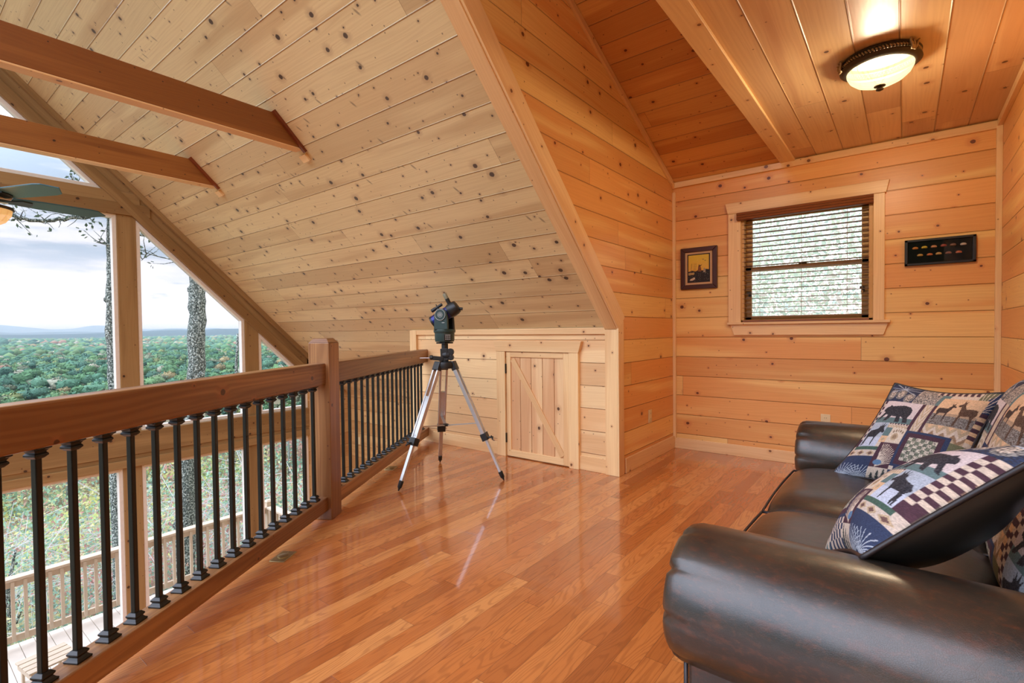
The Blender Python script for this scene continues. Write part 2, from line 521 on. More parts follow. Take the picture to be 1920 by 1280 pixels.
class MB:
    """collects faces with uv (metres), tint and a random piece number"""
    def __init__(self):
        self.v, self.f, self.uv, self.pc, self.tint = [], [], [], [], []

    def face(self, pts, uvs=None, piece=0.0, tint=None, idx=None):
        if idx is None:
            i0 = len(self.v)
            self.v += [tuple(p) for p in pts]
            idx = list(range(i0, i0 + len(pts)))
        self.f.append(idx)
        self.uv += uvs if uvs else [(0, 0)] * len(idx)
        self.pc.append(piece)
        self.tint.append(tint)

    def box(self, c, size, R=None, along=None):
        """box centred at c, half-free sizes; R = 3x3 rotation; uv along the longest side"""
        PIECE[0] += 1
        pc = PIECE[0] * 0.731
        R = R or Matrix.Identity(3)
        s = Vector(size) / 2
        c = Vector(c)
        i0 = len(self.v)
        for k in range(8):
            p = Vector(((1 if k & 1 else -1) * s.x, (1 if k & 2 else -1) * s.y, (1 if k & 4 else -1) * s.z))
            self.v.append(tuple(c + R @ p))
        la = along if along is not None else max(range(3), key=lambda i: size[i])
        ou, ov = RNG.random() * 9, RNG.random() * 9
        for idx, ax in (((0, 4, 6, 2), 0), ((1, 3, 7, 5), 0), ((0, 1, 5, 4), 1), ((2, 6, 7, 3), 1), ((0, 2, 3, 1), 2), ((4, 5, 7, 6), 2)):
            o = [i for i in range(3) if i != ax]
            ua = la if la in o else o[0]
            va = [i for i in o if i != ua][0]
            uvs = []
            for k in idx:
                q = ((1 if k & 1 else -1) * s.x, (1 if k & 2 else -1) * s.y, (1 if k & 4 else -1) * s.z)
                uvs.append((q[ua] + ou, q[va] + ov + ax * 0.37))
            self.f.append([i0 + k for k in idx])
            self.uv += uvs
            self.pc.append(pc)
            self.tint.append(None)
        return self

    def bx(self, x0, x1, y0, y1, z0, z1, along=None):
        return self.box(((x0 + x1) / 2, (y0 + y1) / 2, (z0 + z1) / 2), (abs(x1 - x0), abs(y1 - y0), abs(z1 - z0)), None, along)

    def bar(self, a, b, w, h, upv=(0, 0, 1)):
        """rectangular bar from a to b: w across, h along the up vector"""
        a, b = Vector(a), Vector(b)
        d = (b - a)
        L = d.length
        d.normalize()
        upv = Vector(upv)
        s = d.cross(upv).normalized()
        t = s.cross(d).normalized()
        R = Matrix((d, s, t)).transposed()
        return self.box((a + b) / 2, (L, w, h), R, 0)

    def prism(self, poly, vec, uvf=None):
        """extrude a planar polygon (3d points) along vec"""
        PIECE[0] += 1
        pc = PIECE[0] * 0.731
        poly = [Vector(p) for p in poly]
        vec = Vector(vec)
        ln = max(((poly[i] - poly[i - 1]) for i in range(len(poly))), key=lambda q: q.length).normalized()
        nr = vec.normalized()
        sd = nr.cross(ln)
        ou, ov = RNG.random() * 9, RNG.random() * 9
        f = uvf or (lambda p: (p.dot(ln) + ou, p.dot(sd) + p.dot(nr) * 0.9 + ov))
        k = len(poly)
        i0 = len(self.v)
        self.v += [tuple(p) for p in poly] + [tuple(p + vec) for p in poly]
        top = [p + vec for p in poly]
        self.f.append([i0 + i for i in range(k)][::-1]); self.uv += [f(p) for p in poly[::-1]]
        self.f.append([i0 + k + i for i in range(k)]); self.uv += [f(p) for p in top]
        self.pc += [pc, pc]; self.tint += [None, None]
        for i in range(k):
            j = (i + 1) % k
            self.f.append([i0 + i, i0 + j, i0 + k + j, i0 + k + i])
            e = (poly[j] - poly[i]).normalized()
            self.uv += [((q.dot(ln) + ou, q.dot(nr) + ov + 0.21) if abs(e.dot(ln)) > 0.7 else (q.dot(nr) + ou, q.dot(e) + ov)) for q in (poly[i], poly[j], top[j], top[i])]
            self.pc.append(pc); self.tint.append(None)
        return self

    def rings(self, rings, cap0=True, cap1=True, closed=True, tint=None):
        """skin a list of rings (lists of points)"""
        k = len(rings[0])
        i0 = len(self.v)
        for r in rings:
            self.v += [tuple(p) for p in r]
        for a in range(len(rings) - 1):
            for i in range(k if closed else k - 1):
                j = (i + 1) % k
                self.f.append([i0 + a * k + i, i0 + a * k + j, i0 + (a + 1) * k + j, i0 + (a + 1) * k + i])
                self.uv += [(i / k, a * .1), ((i + 1) / k, a * .1), ((i + 1) / k, a * .1 + .1), (i / k, a * .1 + .1)]
                self.pc.append(0); self.tint.append(tint)
        if cap0:
            self.f.append([i0 + i for i in range(k)][::-1]); self.uv += [(0, 0)] * k; self.pc.append(0); self.tint.append(tint)
        if cap1:
            b = i0 + (len(rings) - 1) * k
            self.f.append([b + i for i in range(k)]); self.uv += [(0, 0)] * k; self.pc.append(0); self.tint.append(tint)
        return self

    def tube(self, path, r, seg=8, rr=None):
        path = [Vector(p) for p in path]
        rings = []
        prev = None
        for i, p in enumerate(path):
            d = (path[min(i + 1, len(path) - 1)] - path[max(i - 1, 0)])
            d = d.normalized() if d.length > 1e-9 else Vector((0, 0, 1))
            if prev is None:
                s = d.cross(Vector((0, 0, 1)) if abs(d.z) < 0.9 else Vector((1, 0, 0))).normalized()
            else:
                s = (prev - d * prev.dot(d)).normalized()
            prev = s
            t = d.cross(s)
            q = rr[i] if rr else r
            rings.append([p + (s * math.cos(2 * PI * k / seg) + t * math.sin(2 * PI * k / seg)) * q for k in range(seg)])
        return self.rings(rings)

    def lathe(self, prof, c=(0, 0, 0), axis=(0, 0, 1), seg=32, rot0=0.0, cap0=True, cap1=True):
        """prof: list of (radius, height along axis)"""
        ax = Vector(axis).normalized()
        s = ax.cross(Vector((0, 0, 1)) if abs(ax.z) < 0.9 else Vector((1, 0, 0))).normalized()
        if abs(ax.z) > 0.999:
            s = Vector((1, 0, 0))
        t = ax.cross(s)
        c = Vector(c)
        rings = [[c + ax * h + (s * math.cos(rot0 + 2 * PI * k / seg) + t * math.sin(rot0 + 2 * PI * k / seg)) * max(r, 1e-4) for k in range(seg)] for r, h in prof]
        return self.rings(rings, cap0, cap1)

    def build(self, name, mat, parent=None, smooth=False, bevel=0.0, kind=None, flat_angle=None):
        me = bpy.data.meshes.new(name)
        me.from_pydata(self.v, [], self.f)
        uvl = me.uv_layers.new(name='UVMap')
        uvl.data.foreach_set('uv', np.array(self.uv, dtype=np.float32).ravel())
        at = me.attributes.new('piece', 'FLOAT', 'FACE')
        at.data.foreach_set('value', np.array(self.pc, dtype=np.float32))
        if any(t is not None for t in self.tint):
            ct = me.attributes.new('tint', 'FLOAT_COLOR', 'FACE')
            ct.data.foreach_set('color', np.array([(*(t or (1, 1, 1)), 1) for t in self.tint], dtype=np.float32).ravel())
        me.materials.append(mat)
        if smooth:
            me.polygons.foreach_set('use_smooth', np.ones(len(me.polygons), dtype=bool))
        me.update()
        o = bpy.data.objects.new(name, me)
        COL.objects.link(o)
        if parent is not None:
            o.parent = parent
        if kind:
            o['kind'] = kind
        if smooth:
            bm = bmesh.new(); bm.from_mesh(me)
            bmesh.ops.recalc_face_normals(bm, faces=bm.faces)
            bm.to_mesh(me); bm.free()
            if flat_angle:
                me.set_sharp_from_angle(angle=math.radians(flat_angle))
        if bevel:
            b = o.modifiers.new('edge', 'BEVEL')
            b.width = bevel
            b.segments = 2
            b.limit_method = 'ANGLE'
        return o


def tag(o, label, cat, group=None, kind=None):
    o['label'] = label
    o['category'] = cat
    if group:
        o['group'] = group
    if kind:
        o['kind'] = kind
    return o


def thing(name, label, cat, loc=(0, 0, 0), rz=0.0, group=None):
    o = bpy.data.objects.new(name, None)
    COL.objects.link(o)
    o.location = loc
    o.rotation_euler = (0, 0, rz)
    o.empty_display_size = 0.1
    return tag(o, label, cat, group)


def copy_tree(o, parent=None):
    c = o.copy()
    COL.objects.link(c)
    c.parent = parent
    for ch in list(o.children):
        copy_tree(ch, c)
    return c


def surf(name, poly, U, V, mat, thick=None, kind='structure', parent=None):
    """flat boarded surface; uv = (p.U, p.V) in metres; optional thickness vector away from the room"""
    U, V = Vector(U), Vector(V)
    m = MB()
    f = lambda p: (Vector(p).dot(U), Vector(p).dot(V))
    if thick is None:
        m.face(poly, [f(p) for p in poly])
    else:
        m.prism(poly, thick, f)
    return m.build(name, mat, parent, kind=kind)


def structure(o, label=None, cat=None):
    o['kind'] = 'structure'
    if label:
        o['label'] = label
    if cat:
        o['category'] = cat
    return o


X, Y, Z = Vector((1, 0, 0)), Vector((0, 1, 0)), Vector((0, 0, 1))
# main dimensions (metres, loft floor at z = 0, camera above the origin)
XS = -1.84            # dormer side wall
YK = 3.757            # knee wall
YB = 5.0              # back wall with the window
XR = 0.54             # right wall
XG = -7.2             # gable wall, inner face
YE = 4.83             # great room side wall
SL = 0.9585           # main roof slope
ZK = 1.212
CEILZ = 2.665
mz = lambda y: ZK + SL * (3.763 - y)            # main sloped ceiling
dzz = lambda y: 2.648 + 0.431 * (5.0 - y)     # dormer shed ceiling
YR = 0.13                                        # ridge
A = Vector((-2.958, 1.915, 0))                   # camera-side far corner of the newel post
RU = Vector((-0.522, 0.853, 0)).normalized()     # along the railing, away from the camera
RN = Vector((RU.y, -RU.x, 0))                    # towards the camera
RC = A - RN * 0.07                               # railing centre line
zdeck = -2.75

# ------------------------------------------------------------------ room shell
def rail_pt(u, off=0.0, z=0.0):
    p = RC + RU * u + RN * off
    return Vector((p.x, p.y, z))


e0 = rail_pt(-4.6, -0.06)
e1 = rail_pt(2.2, -0.06)
surf('floor', [(XR + .1, e0.y, 0), (XR + .1, YB + .1, 0), (XS, YB + .1, 0), (XS, YK + .02, 0), (e1.x, YK + .02, 0), (e0.x, e0.y, 0)], Y, X, OAK, (0, 0, -0.25))
surf('floor', [(-7.2, -4.6, -2.75), (1, -4.6, -2.75), (1, YE, -2.75), (-7.2, YE, -2.75)], X, Y, OAK, (0, 0, -0.1))

# back wall with the window opening
wb = MB()
fz = lambda a, b, c, d: wb.face([(a, YB, c), (b, YB, c), (b, YB, d), (a, YB, d)], [(a, c), (b, c), (b, d), (a, d)])
WX0, WX1, WZ0, WZ1 = -1.205, -0.205, 1.255, 2.262
fz(XS - .1, WX0, 0, 2.75); fz(WX1, XR + .1, 0, 2.75); fz(WX0, WX1, 0, WZ0); fz(WX0, WX1, WZ1, 2.75)
structure(wb.build('wall_back', PINE_WALL))
surf('wall_left', [(XS, YK, 0), (XS, YB, 0), (XS, YB, 2.66), (XS, .2, dzz(.2) + .02), (XS, .2, mz(.2) - .04), (XS, YK, ZK)], Y, Z, PINE_WALL, (-0.09, 0, 0))
surf('wall_right', [(XR, -1.9, 0), (XR, YB, 0), (XR, YB, 2.75), (XR, -1.9, 2.75)], Y, Z, PINE_WALL, (0.1, 0, 0))
surf('wall_knee', [(-4.37, YK, -.3), (XS - .09, YK, -.3), (XS - .09, YK, 1.222), (-4.37, YK, 1.222)], X, Z, PINE_KNEE, (0, 0.09, 0))
surf('wall_eave', [(XG, YE, -2.75), (-1.9, YE, -2.75), (-1.9, YE, mz(YE)), (XG, YE, mz(YE))], X, Z, PINE_GREAT, (0, 0.1, 0))
surf('wall_rear_block', [(XR + .12, -4.6, -2.75), (XR + .12, .1, -2.75), (XR + .12, .1, 4.7), (XR + .12, -4.6, .25)], Y, Z, PINE_GREAT, (0.1, 0, 0))  # unseen end wall, added to cut light on beams, rail and gable
ca, sa = math.cos(math.atan(SL)), math.sin(math.atan(SL))
nrm = Vector((0, sa, ca)) * 0.1
PINE_CEIL_V = Vector((0, -ca, sa))
surf('ceiling', [(XG - .1, YE + .1, mz(YE + .1)), (-1.93, YE + .1, mz(YE + .1)), (-1.93, YR, mz(YR)), (XG - .1, YR, mz(YR))], X, PINE_CEIL_V, PINE_CEIL, nrm)
cd, sdd = math.cos(math.atan(.431)), math.sin(math.atan(.431))
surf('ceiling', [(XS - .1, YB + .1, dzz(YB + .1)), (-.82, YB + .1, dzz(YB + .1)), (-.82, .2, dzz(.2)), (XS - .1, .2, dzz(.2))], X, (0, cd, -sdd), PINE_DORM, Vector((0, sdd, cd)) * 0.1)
surf('ceiling', [(-.84, YB + .1, CEILZ), (XR + .1, YB + .1, CEILZ), (XR + .1, .1, CEILZ), (-.84, .1, CEILZ)], Y, X, PINE_FLAT, (0, 0, 0.1))
surf('wall_bulkhead', [(-.82, .2, CEILZ), (-.82, YB, CEILZ), (-.82, YB, CEILZ + .01), (-.82, .2, dzz(.2))], Y, Z, PINE_WALL, (0.05, 0, 0))


def trim(k, *boxes, mat=None, bevel=0.003, name=None):
    m = MB()
    for b in boxes:
        m.bx(*b)
    return structure(m.build(name or 'trim_%d' % k, mat or TRIM, bevel=bevel))


trim(1, (-.872, -.758, .1, YB, 2.645, 2.70))                               # flat board between the two ceilings
trim(2, (XS, XR, YB - .03, YB, 2.6, 2.654))
trim(3, (XS, XS + .028, YB - .028, YB, .1, 2.56))
trim(4, (XR - .034, XR, YB - .034, YB, .1, 2.62))
trim(5, (XR - .03, XR, -1.9, YB - .03, CEILZ - .05, CEILZ))
m = MB()
m.bar((XS + .012, YB, dzz(YB) - .03), (XS + .012, .2, dzz(.2) - .03), .024, .05)
structure(m.build('trim_6', TRIM, bevel=.003))
trim(0, (XS, XR, YB - .016, YB, 0, .105), name='baseboard_back')
trim(0, (XS, XS + .016, YK + .1, YB - .016, 0, .125), name='baseboard_left')
trim(0, (-4.03, -3.115, YK - .016, YK, 0, .12), (-2.205, -1.945, YK - .016, YK, 0, .12), name='baseboard_knee')
trim(0, (XR - .016, XR, -1.9, YB - .016, 0, .105), name='baseboard_right')
# knee wall trims and the corner boards of the dormer
trim(7, (-4.27, -1.945, YK - .026, YK, 1.163, 1.214))
trim(8, (-1.948, XS, YK - .03, YK, 0, 1.2))
trim(9, (-4.372, -4.268, YK - .03, YK, -.25, 1.214))
trim(10, (XS - .001, XS + .016, YK - .03, YK + .068, 0, 1.27))
ya, yb = YK - .012, .6
m = MB()
m.prism([(-1.95, ya, mz(ya) - .012), (XS, ya, mz(ya) - .012), (XS, yb, mz(yb) - .012), (-1.95, yb, mz(yb) - .012)], (0, -.022 * sa, -.022 * ca))
structure(m.build('trim_11', TRIM, bevel=.003))
m = MB()
m.prism([(XS, ya - .012, mz(ya) - .026), (XS, ya + .1, mz(ya) + .07), (XS, yb + .085, mz(yb) + .085), (XS, yb, mz(yb) - .026)], (.018, 0, 0))
structure(m.build('trim_12', TRIM, bevel=.003))

# ------------------------------------------------------------------ gable wall
GZ = lambda y: mz(y) - .36
GT = .14


def gpost(y0, y1, z0, zt):
    """post whose top follows the roof when zt is None"""
    m = MB()
    t0, t1 = (mz(y0), mz(y1)) if zt is None else (zt, zt)
    m.prism([(XG - .004, y0, z0), (XG - .004, y1, z0), (XG - .004, y1, t1), (XG - .004, y0, t0)], (-GT, 0, 0))
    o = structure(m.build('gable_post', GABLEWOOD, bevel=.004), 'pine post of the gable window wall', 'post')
    return o


gpost(1.79, 1.975, -2.75, 2.7)
gpost(3.2, 3.385, -2.75, 1.5)
gpost(-1.715, -1.53, -2.75, 2.7)
gm = MB()
gm.prism([(XG, 4.11, -2.75), (XG, YE, -2.75), (XG, YE, mz(YE)), (XG, 4.11, mz(4.11))], (-GT, 0, 0), lambda p: (p.y, p.z))
structure(gm.build('wall_gable', PINE_GREAT))
m = MB(); m.bx(XG - GT, XG + .018, -1.9, 2.12, 2.60, 2.74); m.bx(XG - GT, XG + .012, -1.9, 2.02, 2.735, 2.865)
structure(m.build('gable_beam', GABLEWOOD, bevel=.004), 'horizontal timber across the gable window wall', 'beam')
m = MB(); m.bx(XG - GT, XG + .03, -4.6, 4.11, -.215, .055); m.bx(XG - GT, XG + .018, -4.6, 4.11, -.27, -.215); m.bx(XG - GT, XG + .035, -4.6, 4.11, -.36, -.268)
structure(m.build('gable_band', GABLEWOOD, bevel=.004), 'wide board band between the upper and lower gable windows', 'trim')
for s in (0, 1):
    ys = (lambda y: y) if s == 0 else (lambda y: 2 * YR - y)
    m = MB()
    q = [(XG, ys(YR), mz(YR)), (XG, ys(YR), GZ(YR)), (XG, ys(4.2), GZ(4.2)), (XG, ys(4.2), mz(4.2))]
    m.prism(q, (-GT, 0, 0))
    q = [(XG, ys(YR), mz(YR) - .2), (XG, ys(YR), GZ(YR)), (XG, ys(4.2), GZ(4.2)), (XG, ys(4.2), mz(4.2) - .2)]
    m.prism(q, (.022, 0, 0))
    q = [(XG, ys(YR), mz(YR)), (XG, ys(YR), mz(YR) - .075), (XG, ys(4.7), mz(4.7) - .075), (XG, ys(4.7), mz(4.7))]
    m.prism(q, (.05, 0, 0))
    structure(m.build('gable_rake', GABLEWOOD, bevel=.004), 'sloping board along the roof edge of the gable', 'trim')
m = MB(); m.bx(XG - GT, XG + .02, YR - .08, YR + .08, 2.86, 4.5)
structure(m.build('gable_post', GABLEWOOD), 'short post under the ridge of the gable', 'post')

WN = [0]


def gwindow(poly):
    """poly = (y, z) corners of the opening: a pale frame with one pane"""
    WN[0] += 1
    P = [Vector((0, y, z)) for y, z in poly]
    cen = sum(P, Vector()) / len(P)
    k = len(P)
    inner = []
    w = .042
    ar = sum(P[i].y * P[(i + 1) % k].z - P[(i + 1) % k].y * P[i].z for i in range(k))
    for i in range(k):
        a, b, c = P[i - 1], P[i], P[(i + 1) % k]
        d1, d2 = (b - a).normalized(), (c - b).normalized()
        sg = 1 if ar > 0 else -1
        n1 = Vector((0, -d1.z, d1.y)) * sg
        n2 = Vector((0, -d2.z, d2.y)) * sg
        h = (n1 + n2)
        inner.append(b + h * (w / max(1e-6, 1 + n1.dot(n2))))
    fr = MB()
    xo, xi = XG - .10, XG - .010
    for i in range(k):
        j = (i + 1) % k
        fr.prism([P[i] + X * xi, P[j] + X * xi, inner[j] + X * xi, inner[i] + X * xi], (xo - xi, 0, 0))
    o = structure(fr.build('window_%d' % WN[0], VINYL, bevel=.004))
    pm = MB()
    pm.face([p + X * (XG - .07) for p in inner])
    pm.build('pane', GLASS, o)
    return o


gwindow([(YR + .08, 2.865), (1.663, 2.865), (YR + .08, GZ(YR + .08))])
gwindow([(YR - .08, 2.865), (YR - .08, GZ(YR + .08)), (2 * YR - 1.663, 2.865)])
gwindow([(-1.53, .055), (1.79, .055), (1.79, 2.60), (-1.53, 2.60)])
gwindow([(1.975, .055), (3.2, .055), (3.2, GZ(3.2)), (1.975, GZ(1.975))])
gwindow([(3.385, .055), (4.11, .055), (4.11, GZ(4.11)), (3.385, GZ(3.385))])
gwindow([(-1.53, -2.6), (1.79, -2.6), (1.79, -.36), (-1.53, -.36)])
gwindow([(1.975, -2.6), (3.2, -2.6), (3.2, -.36), (1.975, -.36)])
gwindow([(3.385, -2.6), (4.11, -2.6), (4.11, -.36), (3.385, -.36)])
m = MB(); m.bx(XG - GT, XG, -4.6, 4.11, -2.75, -2.6)
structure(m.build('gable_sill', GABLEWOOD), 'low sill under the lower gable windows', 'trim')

# ------------------------------------------------------------------ collar ties
for i, xf in enumerate((-3.87, -5.52)):
    t = thing('ceiling_beam', ('nearer' if i == 0 else 'farther') + ' of two stained timber tie beams crossing the open ceiling', 'beam', (xf - .045, 0, 2.7), 0, 'tie beams under the sloped ceiling')
    zb, zt = 2.70 - 2.7, 2.915 - 2.7
    y0, y1 = 2.215, 1.99
    m = MB()
    m.prism([(.045, y0, zb), (.045, y1, zt), (.045, 2 * YR - y1, zt), (.045, 2 * YR - y0, zb)], (-.09, 0, 0))
    m.build('timber', BEAMWOOD, t, bevel=.003)
    m = MB(); m.bx(-.045, .044, 2 * YR - y0 + .02, y0 - .012, zb - .012, zb)
    m.build('underside_strip', TRIM, t, bevel=.002)['label'] = 'pale strip under the beam'
    m = MB()
    c = Vector((.06, 2.10, mz(2.10) - 2.7))
    R = Matrix((X, PINE_CEIL_V, X.cross(PINE_CEIL_V))).transposed()
    m.box(c + Vector((0, -sa, -ca)) * .012 * 1, (.03, .36, .024), R, 1)
    m.build('collar', DARKTRIM, t)
    m = MB()
    c2 = Vector((0, 2.26, mz(2.26) - 2.7))
    m.box(c2 + Vector((0, -sa, -ca)) * .012, (.09, .06, .024), R, 0)
    o = m.build('end_block', TRIM, t)
    o['label'] = 'pale pine end block'

# ------------------------------------------------------------------ back window
w1 = MB()
dp = .12
for b in ((WX0, WX0 + .03, YB - .005, YB + dp, WZ0, WZ1), (WX1 - .03, WX1, YB - .005, YB + dp, WZ0, WZ1), (WX0, WX1, YB - .005, YB + dp, WZ1 - .03, WZ1), (WX0, WX1, YB - .005, YB + dp, WZ0, WZ0 + .02)):
    w1.bx(*b)
WIN = structure(w1.build('window_9', SASHWOOD, bevel=.003))
c = MB()
c.bx(-1.31, -1.2, YB - .026, YB, 1.25, 2.262); c.bx(-.205, -.13, YB - .026, YB, 1.25, 2.262)
c.prism([(-1.312, YB, 2.262), (-.122, YB, 2.262), (-.10, YB, 2.362), (-1.335, YB, 2.362)], (0, -.034, 0))
c.build('casing', TRIM, WIN, bevel=.003)
c = MB(); c.bx(-1.315, -.092, YB - .05, YB, 1.232, 1.254)
c.build('sill', TRIM, WIN, bevel=.004)
c = MB(); c.prism([(-1.29, YB, 1.232), (-.105, YB, 1.232), (-.135, YB, 1.135), (-1.262, YB, 1.135)], (0, -.022, 0))
c.build('apron', TRIM, WIN, bevel=.003)
for nm, z0, z1, yo in (('upper_sash', 1.73, 2.235, .085), ('lower_sash', 1.275, 1.76, .055)):
    c = MB()
    for b in ((-1.175, -1.125, z0, z1), (-.285, -.235, z0, z1), (-1.175, -.235, z1 - .04, z1), (-1.175, -.235, z0, z0 + .035)):
        c.bx(b[0], b[1], YB + yo, YB + yo + .03, b[2], b[3])
    so = c.build(nm, SASHWOOD, WIN, bevel=.003)
    c = MB(); c.face([(-1.13, YB + yo + .015, z0 + .02), (-.28, YB + yo + .015, z0 + .02), (-.28, YB + yo + .015, z1 - .02), (-1.13, YB + yo + .015, z1 - .02)])
    c.build('pane', GLASS, so)
for x in (-1.135, -.275):
    c = MB(); c.bx(x - .012, x + .012, YB + .035, YB + .055, 1.49, 1.53); c.bx(x - .022, x + .004, YB + .03, YB + .05, 1.515, 1.535)
    c.build('latch', BRONZE, WIN, bevel=.002)
c = MB(); c.bx(-.74, -.68, YB + .05, YB + .08, 1.76, 1.775)
c.build('latch', BRONZE, WIN, bevel=.002)

bl = thing('window_blind', 'brown wooden slatted blind hanging open in the small back window', 'blind', (-.71, YB - .03, 2.22))
c = MB()
c.bx(-.515, .508, -.03, .02, -.032, .038)
for k in range(3):
    c.tube([(-.515, -.034, -.02 + k * .022), (.508, -.034, -.02 + k * .022)], .011, 6)
c.build('valance', BLINDWOOD, bl)
c = MB()
for k in range(21):
    z = -.07 - k * .0425
    c.box((0, .045, z), (.96, .05, .0032), Matrix.Rotation(math.radians(-1), 3, 'X'), 0)
c.build('slat', SLATWOOD, bl)
c = MB(); c.bx(-.48, .48, .02, .07, -.966, -.948)
c.build('bottom_rail', BLINDWOOD, bl, bevel=.003)
for x in (-.33, .0, .33):
    c = MB(); c.tube([(x, .02, -.03), (x, .02, -.95)], .0016, 5)
    c.build('ladder_cord', CORD, bl)
c = MB(); c.tube([(.43, .012, -.03), (.432, .01, -.72)], .0018, 5); c.lathe([(.002, 0), (.006, .01), (.008, .03), (.002, .034)], (.432, .01, -.754))
c.build('pull_cord', CORD, bl)

# ------------------------------------------------------------------ crawl space door
d = MB()
dx0, dx1, dz0, dz1 = -2.995, -2.303, .008, 1.0
nb = 5
for k in range(nb):
    a = dx0 + .03 + (dx1 - dx0 - .06) * k / nb
    b = dx0 + .03 + (dx1 - dx0 - .06) * (k + 1) / nb
    d.bx(a + .0025, b - .0025, YK - .012, YK - .002, dz0 + .03, dz1 - .03, 2)
D = structure(d.build('door_1', DOORWOOD, bevel=.003))
d = MB()
d.bx(dx0, dx0 + .05, YK - .024, YK - .004, dz0, dz1); d.bx(dx1 - .055, dx1, YK - .024, YK - .004, dz0, dz1)
d.bx(dx0 + .05, dx1 - .055, YK - .024, YK - .004, dz1 - .05, dz1); d.bx(dx0 + .05, dx1 - .055, YK - .024, YK - .004, dz0, dz0 + .06)
d.build('frame_rail', TRIM, D, bevel=.003)
d = MB(); d.bar((dx0 + .075, YK - .018, dz1 - .055), (dx1 - .07, YK - .018, dz0 + .07), .016, .055, (0, 1, 0))
d = MB(); d.bar((dx0 + .072, YK - .018, dz1 - .07), (dx1 - .068, YK - .018, dz0 + .075), .055, .014, (0, 1, 0))
d.build('brace', TRIM, D, bevel=.003)
for z in (.18, .84):
    d = MB(); d.bx(dx0 - .012, dx0 + .004, YK - .032, YK - .02, z - .045, z + .045); d.tube([(dx0 - .003, YK - .034, z - .045), (dx0 - .003, YK - .034, z + .045)], .005, 8)
    d.build('hinge', BRONZE, D)
d = MB()
d.bx(-3.108, -3.004, YK - .036, YK, 0, 1.004); d.bx(-2.296, -2.2, YK - .036, YK, 0, 1.004)
d.prism([(-3.108, YK, 1.004), (-2.195, YK, 1.004), (-2.165, YK, 1.104), (-3.14, YK, 1.104)], (0, -.042, 0))
d.build('casing', TRIM, D, bevel=.003)

# ------------------------------------------------------------------ railing
rl = thing('railing', 'cedar loft railing with a square newel post and black metal balusters', 'railing', rail_pt(0), math.atan2(RU.y, RU.x))
# local frame: x along the railing away from the camera, y to the left, camera side is -y
nw = MB()
h, ch = .07, .022
zt = 1.165
prof = lambda s, z: [(-.07 + sx * s, sy * s, z) for sx, sy in ((-1, -1), (1, -1), (1, 1), (-1, 1))]
nw.box((-.07, 0, zt / 2 - .015), (.14, .14, zt - .03))
i0 = len(nw.v)
nw.rings([prof(.07, zt - .03), prof(.046, zt)])
no = nw.build('newel_post', RAILWOOD, rl, bevel=.004)
for (a, b) in ((-2.95, -.115), (-.02, 2.19)):
    c = MB(); c.bx(a, b, -.045, .045, .868, 1.006); c.build('top_rail', RAILWOOD, rl, bevel=.008)
    c = MB(); c.bx(a, b, -.045, .045, .06, .149); c.build('bottom_rail', RAILWOOD, rl, bevel=.005)


def shoe(z, flip):
    s = MB()
    pr = [(.0255, 0), (.0265, .006), (.021, .010), (.0165, .017), (.0205, .022), (.021, .027), (.0145, .034), (.0125, .036)]
    s.lathe([(r * 1.414, hh * (-1 if flip else 1)) for r, hh in pr], (0, 0, z), (0, 0, 1), 4, PI / 4)
    return s


def make_baluster():
    b = MB()
    b.box((0, 0, .5085), (.0195, .0195, .72))
    o = b.build('baluster', BLACK_METAL, None, bevel=.003)
    lo = shoe(.149, False).build('shoe', BLACK_METAL, o, bevel=.001)
    hi = shoe(.868, True).build('shoe', BLACK_METAL, o, bevel=.001)
    return o


bal = make_baluster()
us = [-.225 - .1085 * k for k in range(21)] + [.076 + .1107 * k for k in range(19)]
for i, u in enumerate(us):
    o = bal if i == 0 else copy_tree(bal)
    o.parent = rl
    o.location = (u, 0, 0)

# ------------------------------------------------------------------ floor outlets, wall plates
def floor_outlet(p, label, ang):
    t = thing('floor_outlet', label, 'outlet', (p[0], p[1], 0), ang, 'brass floor outlets by the railing')
    c = MB(); c.bx(-.062, .062, -.042, .042, 0, .005); c.build('cover_plate', BRASS, t, bevel=.002)
    c = MB(); c.lathe([(.027, .005), (.027, .008), (.022, .0095), (.001, .0095)], (0, 0, 0)); c.build('screw_cap', BRASS, t, smooth=True, flat_angle=40)
    for s in (-1, 1):
        c = MB(); c.lathe([(.0035, .005), (.0035, .0065), (.001, .007)], (.05 * s, 0, 0), seg=10); c.build('screw', BRASS, t)
    return t


floor_outlet((-2.622, 1.338), 'brass floor outlet cover nearest the camera beside the bottom rail', math.radians(121))
floor_outlet((-3.56, 2.80), 'brass floor outlet cover behind the left foot of the tripod', math.radians(121))


def plate(name, label, cat, loc, rz, toggle=False):
    t = thing(name, label, cat, loc, rz)
    c = MB(); c.bx(-.036, .036, -.006, 0, -.06, .06); c.build('cover_plate', IVORY, t, bevel=.003)
    if toggle:
        c = MB(); c.bx(-.006, .006, -.016, -.004, -.012, .012); c.build('toggle', IVORY, t, bevel=.002)
    else:
        for s in (-1, 1):
            c = MB(); c.bx(-.017, .017, -.0085, -.004, s * .026 - .017, s * .026 + .017); r = c.build('receptacle', IVORY, t, bevel=.005)
            c = MB()
            for q in (-.007, .006):
                c.bx(q - .0012, q + .0012, -.0092, -.0082, s * .026 - .003, s * .026 + .007)
            c.build('slot', IVORY_DARK, r)
    return t


plate('wall_outlet', 'ivory wall outlet low on the dormer side wall', 'outlet', (XS, 4.39, .402), PI / 2)
o = plate('wall_outlet', 'ivory wall outlet low on the back wall behind the far sofa arm', 'outlet', (-.53, YB, .40), 0)
plate('light_switch', 'small ivory switch plate on the wall seen between the balusters', 'switch', (-6.95, YE, -.55), 0, True)

